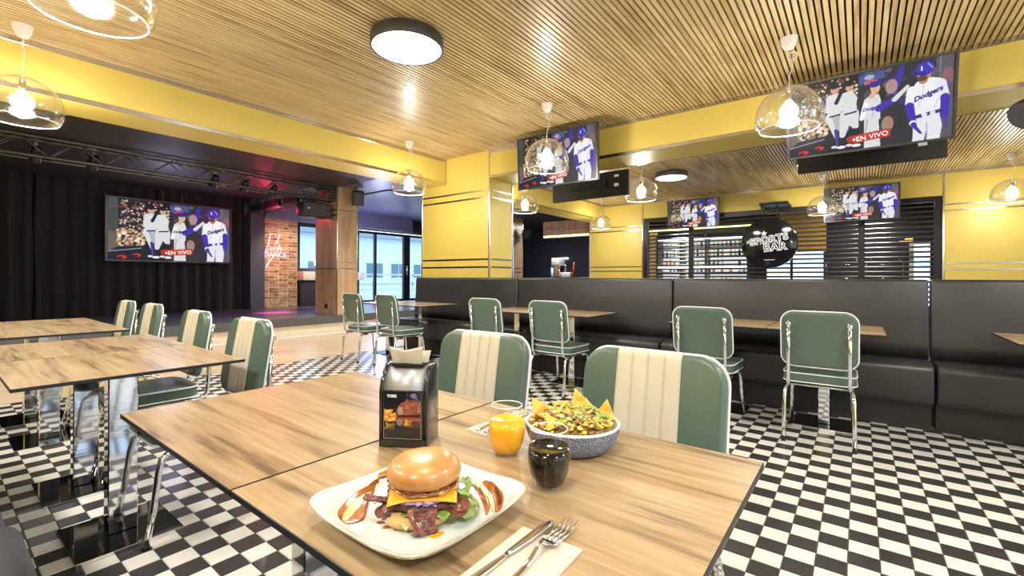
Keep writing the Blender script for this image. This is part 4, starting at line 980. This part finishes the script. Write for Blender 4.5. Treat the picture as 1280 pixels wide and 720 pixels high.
MB().lathe([(.001, .060), (.046, .060), (.051, .063), (.0535, .072), (.0525, .082), (.047, .092), (.038, .099), (.025, .1035), (.010, .105), (.001, .105)], 44, Matrix.Translation((.002, 0, 0)) @ Matrix.Rotation(-.03, 4, 'Y'), wob=lambda a: .012 * math.sin(3 * a)).build('top_bun', M_bun, bur)
def strip(path, w, name, seed, tw=0.0, m=M_bacon, parent=bur, wave=.0018, th=.003, nrm=(0, 0, 1)):
    P = [Vector(p) for p in path]; rg = random.Random(seed); ph = rg.uniform(0, 6)
    def fn(u, v):
        f = v * (len(P) - 1); i = min(int(f), len(P) - 2); q = f - i; q = q * q * (3 - 2 * q); p = P[i].lerp(P[i + 1], f - i); t = (P[i + 1] - P[i]).normalized()
        s_ = t.cross(Vector(nrm)).normalized(); n_ = s_.cross(t); ww = w * (.85 + .15 * math.sin(9 * v + ph)) * min(1, .55 + 6 * min(v, 1 - v))
        return p + s_ * ((u - .5) * ww) + n_ * (wave * math.sin(u * 9 + ph + 4 * v) + tw * (u - .5) * v * w)
    return sheet(fn, 10, 24, name, m, parent, th)
strip([(-.02, -.02, .034), (-.045, -.028, .034), (-.062, -.030, .040), (-.078, -.028, .043)], .017, 'bacon_strip', 2, wave=.003)
strip([(.015, -.02, .036), (.040, -.030, .034), (.058, -.036, .030), (.068, -.038, .026)], .034, 'bacon_strip', 4, .3, nrm=(0, -.6, 1))
strip([(.004, -.02, .038), (.006, -.045, .034), (.010, -.058, .022), (.013, -.064, .010), (.015, -.069, .004)], .040, 'bacon_strip', 6, .1)
strip([(-.035, -.03, .034), (-.046, -.038, .030), (-.050, -.040, .022), (-.050, -.040, .012)], .028, 'bacon_strip', 8, .2, nrm=(-.5, -.5, 1))
strip([(-.03, .03, .055), (-.055, .03, .052), (-.072, .02, .050)], .022, 'crisp_potato_slice', 12, m=mat('golden_crisp', srgb(196, 150, 84), .4, col2=srgb(120, 84, 44), nfreq=50, bump=.4), wave=.004)
# sauces on the plate
def blob(name, pts, z, h, m, label, cat, parent=None, n=40, group=None, loc=(0, 0, 0), rz=0):
    # closed outline of (x,y) -> low dome
    c = Vector((sum(p[0] for p in pts) / len(pts), sum(p[1] for p in pts) / len(pts), 0)); loops = []
    sm = []
    N = len(pts)
    for i in range(N):
        p0, p1, p2, p3 = [Vector((*pts[(i + k - 1) % N], 0)) for k in range(4)]
        for q in range(6):
            t = q / 6; sm.append(.5 * ((2 * p1) + (-p0 + p2) * t + (2 * p0 - 5 * p1 + 4 * p2 - p3) * t * t + (-p0 + 3 * p1 - 3 * p2 + p3) * t ** 3))
    for f_, zz in ((1, 0), (.97, .45), (.88, .8), (.6, .97), (.25, 1)):
        lo2 = []
        for p in sm:
            lx, ly = c.x + (p.x - c.x) * f_, c.y + (p.y - c.y) * f_
            lo2.append((lx, ly, plate_z(loc[0] + lx * math.cos(rz) - ly * math.sin(rz), loc[1] + lx * math.sin(rz) + ly * math.cos(rz)) - .0003 + z + h * zz))
        loops.append(lo2)
    o = MB().loft(loops, cap0=True, cap1=True).build(name, m, parent, loc, (0, 0, rz))
    if label: tag(o, label, cat, group)
    return o
zp = 0.0
_pp = [(0, .0058), (.07, .0065), (.092, .0085), (.105, .0125), (.118, .0228), (.2, .03)]
def plate_z(X, Y):
    r = ((abs(X + .538) / 1.06) ** 5 + (abs(Y - .472) / 1.06) ** 5) ** .2
    z = np.interp(r, [p[0] for p in _pp], [p[1] for p in _pp]); q = ((X + .538) ** 2 + (Y - .472) ** 2) / 1.1236
    return ZT + 1.06 * (z + .006 * min(1, q / .0205) ** 4)
L0 = (-.530, .472, 0)
blob('sauce_smear', [(-0.0934, 0.0845), (-0.1053, 0.0656), (-0.1165, 0.047), (-0.1271, 0.0129), (-0.127, -0.018), (-0.1089, -0.0438), (-0.0937, -0.0447), (-0.083, -0.0257), (-0.0907, 0.0192), (-0.0921, 0.0504)], zp, .0022, M_sauce, 'long brown sauce smear left of the burger', 'sauce', loc=L0, rz=YAW)
blob('sauce_smear', [(-0.099, 0.0504), (-0.1168, 0.013), (-0.1152, -0.0286), (-0.105, -0.0398), (-0.1002, -0.0013), (-0.0959, 0.0407)], zp + .0012, .0022, M_mayo, 'cream streak on the left sauce smear', 'sauce', loc=L0, rz=YAW)
blob('sauce_smear', [(0.0706, 0.0671), (0.0858, 0.0297), (0.0952, -0.0163), (0.0987, -0.0136), (0.1003, 0.0118), (0.089, 0.052), (0.0761, 0.0699)], zp + .0004, .0022, M_sauce, 'narrow brown sauce arc right of the burger, nearer the bacon', 'sauce', loc=L0, rz=YAW)
blob('sauce_smear', [(0.0801, 0.0672), (0.0964, 0.0298), (0.1041, -0.0081), (0.1092, -0.0135), (0.1066, 0.0238), (0.0897, 0.0673)], zp + .0006, .0022, M_mayo, 'cream sauce arc right of the burger', 'sauce', loc=L0, rz=YAW)
blob('sauce_smear', [(0.0844, 0.0755), (0.1019, 0.0424), (0.1102, -0.0162), (0.1197, -0.0007), (0.1205, 0.0362), (0.1073, 0.062), (0.094, 0.0756)], zp + .0004, .0026, M_sauce, 'outer brown sauce arc near the right corner of the plate', 'sauce', loc=L0, rz=YAW)
blob('yolk_drip', [(0.0185, -0.0646), (0.0282, -0.0598), (0.0405, -0.0621), (0.0345, -0.0737), (0.026, -0.0773)], zp, .0016, mat('yolk_orange', srgb(226, 156, 30), .15, coat=.6), 'orange drip in front of the bacon', 'sauce', loc=L0, rz=YAW)
for k, (x, y, r) in enumerate(((-.0569, -.0359, .006), (-.0438, -.0483, .006), (-.0275, -.054, .005), (-.0475, -.0498, .004), (-.0821, .0204, .003))):
    blob('sauce_drop', [(x + r * math.cos(a) * (1 + .3 * math.sin(3 * a + k)), y + r * .6 * math.sin(a)) for a in [2 * PI * q / 8 for q in range(8)]], zp, .0016, M_sauce, 'small brown sauce drop on the plate left of the bottom bun', 'sauce', group='sauce drops by the bottom bun', loc=L0, rz=YAW)

# glasses
def tumbler(name, label, x, y, liquid, top):
    t = thing(name, label, 'glass', (x, y, ZT))
    pr = [(.0205, .0), (.0225, .001), (.028, .008), (.0345, .025), (.0382, .045), (.0385, .055), (.0365, .075), (.0335, .092), (.0320, .1005)]
    MB().lathe([(.001, 0)] + pr, 40).build('glass_wall', M_tumbler, t)
    MB().tube([(.032 * math.cos(2 * PI * k / 40), .032 * math.sin(2 * PI * k / 40), .1005) for k in range(40)], .0010, 6, closed=True).build('rim', M_rim, t)
    MB().lathe([(.001, .0035), (.0200, .0035), (.0215, .0015), (.001, .0010)], 32).build('thick_base', thin_glass('glass_base', (.9, .92, .92, 1), .25, .6, 1.5), t)
    ins = []
    for r, z in pr:
        if .006 < z < top: ins.append((r - .0014, z))
    def rad(z):
        for (r0, z0), (r1, z1) in zip(pr, pr[1:]):
            if z0 <= z <= z1: return r0 + (r1 - r0) * (z - z0) / (z1 - z0) - .0014
    lq = MB().lathe([(.001, .0045), (.020, .0055)] + ins + [(rad(top), top), (rad(top) - .001, top - .0006), (.001, top - .0006)], 40).build('drink', liquid, t)
    return t
tumbler('juice_glass', 'stemless glass of orange juice behind the plate', -.5815, .742, mat('orange_juice', srgb(255, 190, 40), .15, var=.05, col2=srgb(252, 176, 30)), .071)
tumbler('cola_glass', 'stemless glass of dark cola beside the plate', -.432, .672, mat('dark_cola', (.004, .002, .002, 1), .05), .070)

# bowl of nachos
bc = (-.495, .862)
bo = thing('bowl', 'speckled grey-blue stoneware bowl full of nachos', 'bowl', (bc[0], bc[1], ZT))
M_speck = mat('speckled_stoneware', srgb(84, 92, 112), .5, col2=srgb(150, 156, 172), nfreq=420, ndet=1.0, r0=.46, r1=.50, bump=.3, bfreq=500)
MB().lathe([(.001, 0), (.070, 0), (.082, .006), (.094, .022), (.1005, .040), (.1015, .052)], 56).build('outer_wall', M_speck, bo)
MB().lathe([(.1015, .0515), (.1012, .0545), (.0985, .056), (.0960, .0545), (.0945, .045), (.086, .022), (.070, .012), (.001, .010)], 56).build('white_inside', mat('white_bowl_glaze', srgb(232, 232, 228), .25, coat=.4), bo)
heap = lambda x, y: .052 + .026 * max(0, 1 - (x * x + y * y) / .0086)
m = MB(); m.lathe([(.093, .038)] + [(r, heap(r, 0) - .008) for r in (.088, .075, .06, .045, .03, .015, .001)], 40, wob=lambda a: .02 * math.sin(5 * a))
hp_ = m.build('seasoned_meat', mat('minced_meat', srgb(120, 82, 48), .5, col2=srgb(180, 150, 66), nfreq=140, bump=1.0, bfreq=160, bdist=.006), None, (bc[0], bc[1], ZT)); tag(hp_, 'mound of seasoned mince filling the nacho bowl', 'minced meat', kind='stuff')
def crumb(nm, label, m_, n, size, seed, col_r=.086, squash=.8):
    rg = random.Random(seed); mb = MB()
    for _ in range(n):
        a = rg.uniform(0, 6.283); q = col_r * math.sqrt(rg.random()); x, y = q * math.cos(a), q * math.sin(a); s_ = size * rg.uniform(.6, 1.3)
        bm = bmesh.new(); bmesh.ops.create_icosphere(bm, subdivisions=1, radius=s_)
        for v in bm.verts: v.co *= rg.uniform(.75, 1.25)
        vs = [v.co.copy() for v in bm.verts]; fs = [tuple(v.index for v in f.verts) for f in bm.faces]; bm.free()
        mb.add(vs, fs, Matrix.Translation((x, y, heap(x, y) - .004 + rg.uniform(0, .004))) @ Matrix.Rotation(rg.uniform(0, 6), 4, 'Z') @ Matrix.Diagonal((1.3, .9, squash, 1)), 0, True)
    o = mb.build(nm, m_, None, (bc[0], bc[1], ZT)); return tag(o, label, 'topping', kind='stuff')
crumb('meat_crumbs', 'brown mince crumbs scattered over the nachos', mat('mince_crumb', srgb(160, 118, 78), .5, col2=srgb(112, 76, 48), nfreq=200, bump=.6), 150, .0058, 41)
crumb('cheese_shreds', 'melted yellow cheese bits over the nachos', mat('melted_cheese', srgb(236, 206, 92), .35, sss=.15), 170, .0062, 42, squash=.5)
crumb('chopped_coriander', 'green herb and avocado bits over the middle of the nachos', mat('green_herb', srgb(128, 146, 62), .4, col2=srgb(196, 204, 128), nfreq=200), 120, .0056, 43, .065, .6)
M_chip = mat('tortilla_chip', srgb(226, 190, 84), .4, col2=srgb(206, 160, 56), nfreq=60, bump=.35, bfreq=110)
def chip(x, y, z, s_, rx, ry, rz, label, group=None):
    P = [(0, .60 * s_), (-.52 * s_, -.30 * s_), (.52 * s_, -.30 * s_)]
    def fn(u, v):
        a = Vector(P[0]).lerp(Vector(P[1]), v); b = Vector(P[0]).lerp(Vector(P[2]), v); p = a.lerp(b, u)
        return (p.x, p.y, .12 * s_ * ((p.x / s_) ** 2 * 4) + .03 * s_ * math.sin(9 * p.y / s_ + x * 90))
    o = sheet(fn, 8, 8, 'tortilla_chip', M_chip, None, .0016); o.location = (bc[0] + x, bc[1] + y, ZT + z); o.rotation_euler = (rx, ry, rz)
    return tag(o, label, 'nacho chip', group)
def cl_(dx, dy): return (dx * math.cos(YAW) - dy * math.sin(YAW), dx * math.sin(YAW) + dy * math.cos(YAW))
def chipc(dx, dy, z, s_, tilt, spin, label, group=None, extra=0):     # dx right, dy away in the table plane
    x, y = cl_(dx, dy)
    o = chip(x, y, z, s_, 0, 0, 0, label, group)
    o.rotation_euler = (Matrix.Rotation(YAW + extra, 3, 'Z') @ Matrix.Rotation(tilt, 3, 'X') @ Matrix.Rotation(spin, 3, 'Z')).to_euler(); return o
chipc(-.066, .030, .066, .062, 1.15, .5, 'large tortilla chip leaning at the left rim of the bowl', extra=.2)
chipc(.022, .052, .082, .052, 1.25, .25, 'pointed tortilla chip standing up at the back of the bowl')
chipc(.076, .018, .068, .048, 1.3, -.1, 'pointed tortilla chip standing at the right rim of the bowl', extra=-.3)
chipc(-.045, -.050, .066, .050, .35, 2.4, 'curved tortilla chip lying at the front left of the bowl', extra=.3)
GC = 'tortilla chips lying among the toppings'
for k, (dx, dy, z, tl, sp_) in enumerate(((-.02, .055, .070, .8, 1), (.048, .045, .070, .7, 2), (.055, -.035, .064, .5, .6), (.02, -.062, .063, .3, 3), (-.07, -.01, .064, .5, 4), (.0, .01, .077, .35, 1.7), (.03, -.01, .074, .4, 5), (-.035, .0, .072, .5, 2.2))):
    chipc(dx, dy, z, .042, tl, sp_, 'tortilla chip lying half buried among the nacho toppings', GC, k * .7)
M_avo = mat('avocado_green', srgb(196, 200, 120), .35, col2=srgb(120, 146, 56), nfreq=30)
for k, (dx, dy, a) in enumerate(((.062, -.02, .3), (.072, -.008, .9), (-.02, .03, 2.0), (.0, .028, 1.2), (.045, .02, .2))):
    x, y = cl_(dx, dy)
    o = strip([(-.014, 0, 0), (-.005, .004, .003), (.006, .004, .003), (.015, 0, 0)], .010, 'avocado_slice', 50 + k, m=M_avo, parent=None, wave=.0005, th=.004)
    o.location = (bc[0] + x, bc[1] + y, ZT + heap(x, y) + .002); o.rotation_euler = (.3, .2, a + YAW); tag(o, 'pale green avocado slice lying on the nachos', 'avocado', 'avocado slices on the nachos')

# napkins and cutlery
M_nap = mat('cream_napkin', srgb(204, 194, 176), .85, var=.04, nfreq=60, bump=.2, bfreq=400, bdist=.0005)
def napkin(label, cx, cy, w, l, rz):
    t = thing('napkin', label, 'napkin', (cx, cy, ZT), rz)
    MB().cbox(-w / 2, w / 2, -l / 2, l / 2, .0002, .0012, .0004).build('under_layer', M_nap, t)
    MB().cbox(-w / 2 + .0015, w / 2 - .001, -l / 2 + .002, l / 2 - .001, .0014, .0024, .0004).build('folded_layer', M_nap, t)
napkin('folded cream paper napkin under the knife and fork beside the plate', -.338, .436, .098, .205, .03)
napkin('folded cream napkin on the table behind the juice glass', -.705, .893, .070, .205, -.10)
M_steel = mat('polished_steel', (.78, .78, .80, 1), .12, 1.0, var=.03)
def knife(label, base, tip, z, group):
    b, t_ = Vector((*base, ZT + z)), Vector((*tip, ZT + z)); d = t_ - b; L = d.length
    t = thing('table_knife', label, 'knife', b, math.atan2(d.y, d.x), group)
    hl = L * .5; loops = []
    for k in range(13):
        s_ = k / 12; x = hl * s_; w = .0045 + .0022 * math.sin(PI * (1 - s_) * .9) ** .8 - .0012 * s_; h = .0026
        loops.append([(x, w * math.cos(a), .003 + h * math.sin(a)) for a in [2 * PI * q / 12 for q in range(12)]])
    MB().loft(loops).build('handle', M_steel, t)
    loops = []
    for k in range(17):
        s_ = k / 16; x = hl + (L - hl) * s_; wt = .0050 + .0035 * math.sin(PI * min(1, s_ * 1.1) * .55); wb = wt * 1.0
        if s_ > .82: q = (s_ - .82) / .18; wt *= math.sqrt(max(0.02, 1 - q * q)); wb *= math.sqrt(max(.02, 1 - q * q))
        loops.append([(x, wt, .0035), (x, 0, .0044), (x, -wb, .0035), (x, 0, .0026)])
    MB().loft(loops).build('blade', M_steel, t)
    return t
def fork(label, base, tip, z, group):
    b, t_ = Vector((*base, ZT + z)), Vector((*tip, ZT + z)); d = t_ - b; L = d.length
    t = thing('table_fork', label, 'fork', b, math.atan2(d.y, d.x), group); hd_ = L * .57
    zf = lambda x: .0025 + .011 * math.exp(-((x - hd_ * .98) / .022) ** 2) + (.006 * ((x - L * .8) / (L * .2)) ** 2 if x > L * .8 else 0)
    loops = []
    for k in range(21):
        s_ = k / 20; x = hd_ * s_; w = .0058 * (1 - s_) + .0028 * s_; h = .0018
        loops.append([(x, w * math.cos(a), zf(x) + h * math.sin(a)) for a in [2 * PI * q / 10 for q in range(10)]])
    MB().loft(loops).build('handle', M_steel, t)
    loops = []
    for k in range(9):
        s_ = k / 8; x = hd_ + L * .13 * s_; w = .0028 + .0100 * math.sin(PI / 2 * min(1, s_ * 1.25)); zz = zf(x) - .0015 * math.sin(PI * s_)
        loops.append([(x, w * math.cos(a), zz + .0009 * math.sin(a)) for a in [2 * PI * q / 12 for q in range(12)]])
    MB().loft(loops).build('head', M_steel, t)
    for q in range(4):
        y = (q - 1.5) * .0066; x0 = hd_ + L * .125
        MB().tube([(x0, y, zf(x0)), ((x0 + L) / 2, y, zf((x0 + L) / 2) - .002), (L, y * .96, zf(L) - .001)], [.0018, .0016, .0007], 6).build('tine', M_steel, t)
    return t
knife('steel knife with dark reflecting blade on the napkin beside the plate', (-.366, .360), (-.3585, .570), .0024, 'place cutlery')
fork('steel fork on the napkin near the table edge', (-.325, .380), (-.336, .586), .0024, 'place cutlery')
knife('steel knife on the napkin behind the juice glass', (-.690, .80), (-.700, .985), .0024, 'far place cutlery')
fork('steel fork on the napkin behind the juice glass', (-.715, .80), (-.735, .99), .0024, 'far place cutlery')

# napkin dispenser
nd = thing('napkin_dispenser', 'black and brushed steel napkin dispenser with a dark burger advert', 'napkin dispenser', (-.798, .667, ZT), math.radians(31))
W2 = .0535; Dp = .045; Hh = .172
def side_prof(ins=0.0):
    pts = [(-Dp + ins, ins * .6), (-Dp + ins, .110)]
    for k in range(1, 9): a = PI / 2 * k / 8; pts.append((-Dp + ins + (.055 - ins) * (1 - math.cos(a)) * .9, .110 + (Hh - ins - .110) * math.sin(a)))
    pts += [(.022, Hh - ins), (.034, Hh - .006 - ins), (Dp - ins, Hh - .022 - ins), (Dp - ins, ins * .6)]
    return pts
M_bsteel = mat('brushed_steel', (.42, .41, .41, 1), .42, .6, nscale=(1, 1, 60), var=.1)
M_bplast = mat('gloss_black_plastic', (.012, .012, .013, 1), .22, coat=.4)
for s in (-1, 1):
    P_ = side_prof(0)
    xs = (s * W2, s * (W2 - .001), s * (W2 - .008), s * (W2 - .009)); lo_ = []
    for x, i_ in zip(xs, (.004, 0.0, 0.0, .003)): lo_.append([(x, y, z) for y, z in side_prof(i_)])
    MB().loft(lo_).build('side_cheek', M_bplast, nd)
MB().loft([[(x, y, z) for y, z in side_prof(.0035)] for x in (-W2 + .007, W2 - .007)]).build('steel_shell', M_bsteel, nd)
MB().cbox(-W2 + .004, W2 - .004, -Dp - .003, -Dp + .006, 0, .018, .003).build('base_lip', M_bplast, nd)
MB().cbox(-.043, .043, -Dp - .0015, -Dp + .004, .018, .122, .001).build('frame', M_bplast, nd)
cv = Canvas(120, 140, (26, 25, 32))
cv.dots(26, .55, .98, .02, .22, .04, [(70, 68, 90), (120, 116, 150), (44, 42, 54)], 2, .5); cv.ell(.82, .08, .07, .06, (130, 126, 170), .7)
cv.ell(.80, .42, .46, .25, (120, 66, 50)); cv.ell(.62, .36, .24, .15, (150, 84, 66), .8); cv.dots(60, .45, 1, .22, .42, .02, [(196, 140, 120), (90, 44, 34), (170, 100, 76)], 3, .7)
cv.ell(.44, .42, .08, .1, (190, 170, 160), .5); cv.poly([(.32, .50), (1, .48), (1, .54), (.34, .55)], (60, 28, 24)); cv.poly([(.36, .55), (1, .54), (1, .60), (.36, .61)], (132, 72, 56)); cv.ell(.75, .68, .40, .09, (74, 50, 48))
cv.ell(.42, .66, .09, .07, (160, 140, 140), .5); cv.poly([(0, .62), (.35, .60), (1.0, .60), (1, .615), (.35, .625), (0, .64)], (196, 96, 50))
cv.dots(46, .0, .32, .40, .62, .035, [(232, 160, 70), (206, 120, 50), (244, 190, 96)], 7); cv.dots(22, .0, .30, .68, .80, .028, [(150, 120, 40), (190, 150, 60), (80, 70, 30)], 8, .8); cv.dots(16, .58, .75, .62, .72, .028, [(206, 150, 50), (150, 90, 40)], 9)
cv.poly([(0, .8), (1, .8), (1, 1), (0, 1)], (36, 34, 40), .7)
ad = link('advert_card', cv.mesh('advert_card', .080, .098, print_mat('advert_print', 1, False)), nd, (0, -Dp - .0022, .070))
text_obj('advert_lettering', 'TORK', .0080, mat('ad_white', (.85, .85, .85, 1), .4), ad, (-.023, -.0008, .040), extrude=.0001, offset=.0004)
for x0, x1, z0, z1 in ((-.0415, .0415, .120, .1212), (-.0415, .0415, .0195, .0205), (-.0415, -.0405, .0195, .1212), (.0405, .0415, .0195, .1212)): MB().box(x0, x1, -Dp - .0032, -Dp - .0015, z0, z1).build('window_edge', M_strip, nd)
MB().box(-.038, .038, -.018, .022, Hh - .004, Hh + .0008).build('slot', M_black, nd)
# napkins coming out of the slot
for k, (yy, ang, h, lab) in enumerate(((-.004, -.25, .036, 'cream paper napkin sticking out of the dispenser, front one'), (.012, .22, .030, 'cream paper napkin sticking out of the dispenser, rear one'))):
    def fn(u, v, k=k, ang=ang, h=h, yy=yy):
        x = (u - .5) * (.078 - .012 * (1 - v)); return (x + (.004 if k else -.004), yy + (v * h) * math.sin(ang) + .004 * math.sin(u * 5 + k), Hh - .006 + v * h + .010 * abs(u - .45) * (1 if k == 0 else .3) * v * 2)
    o = sheet(fn, 14, 6, 'paper_napkin', M_nap, None, .0012); o.location = nd.location; o.rotation_euler = nd.rotation_euler; tag(o, lab, 'napkin')
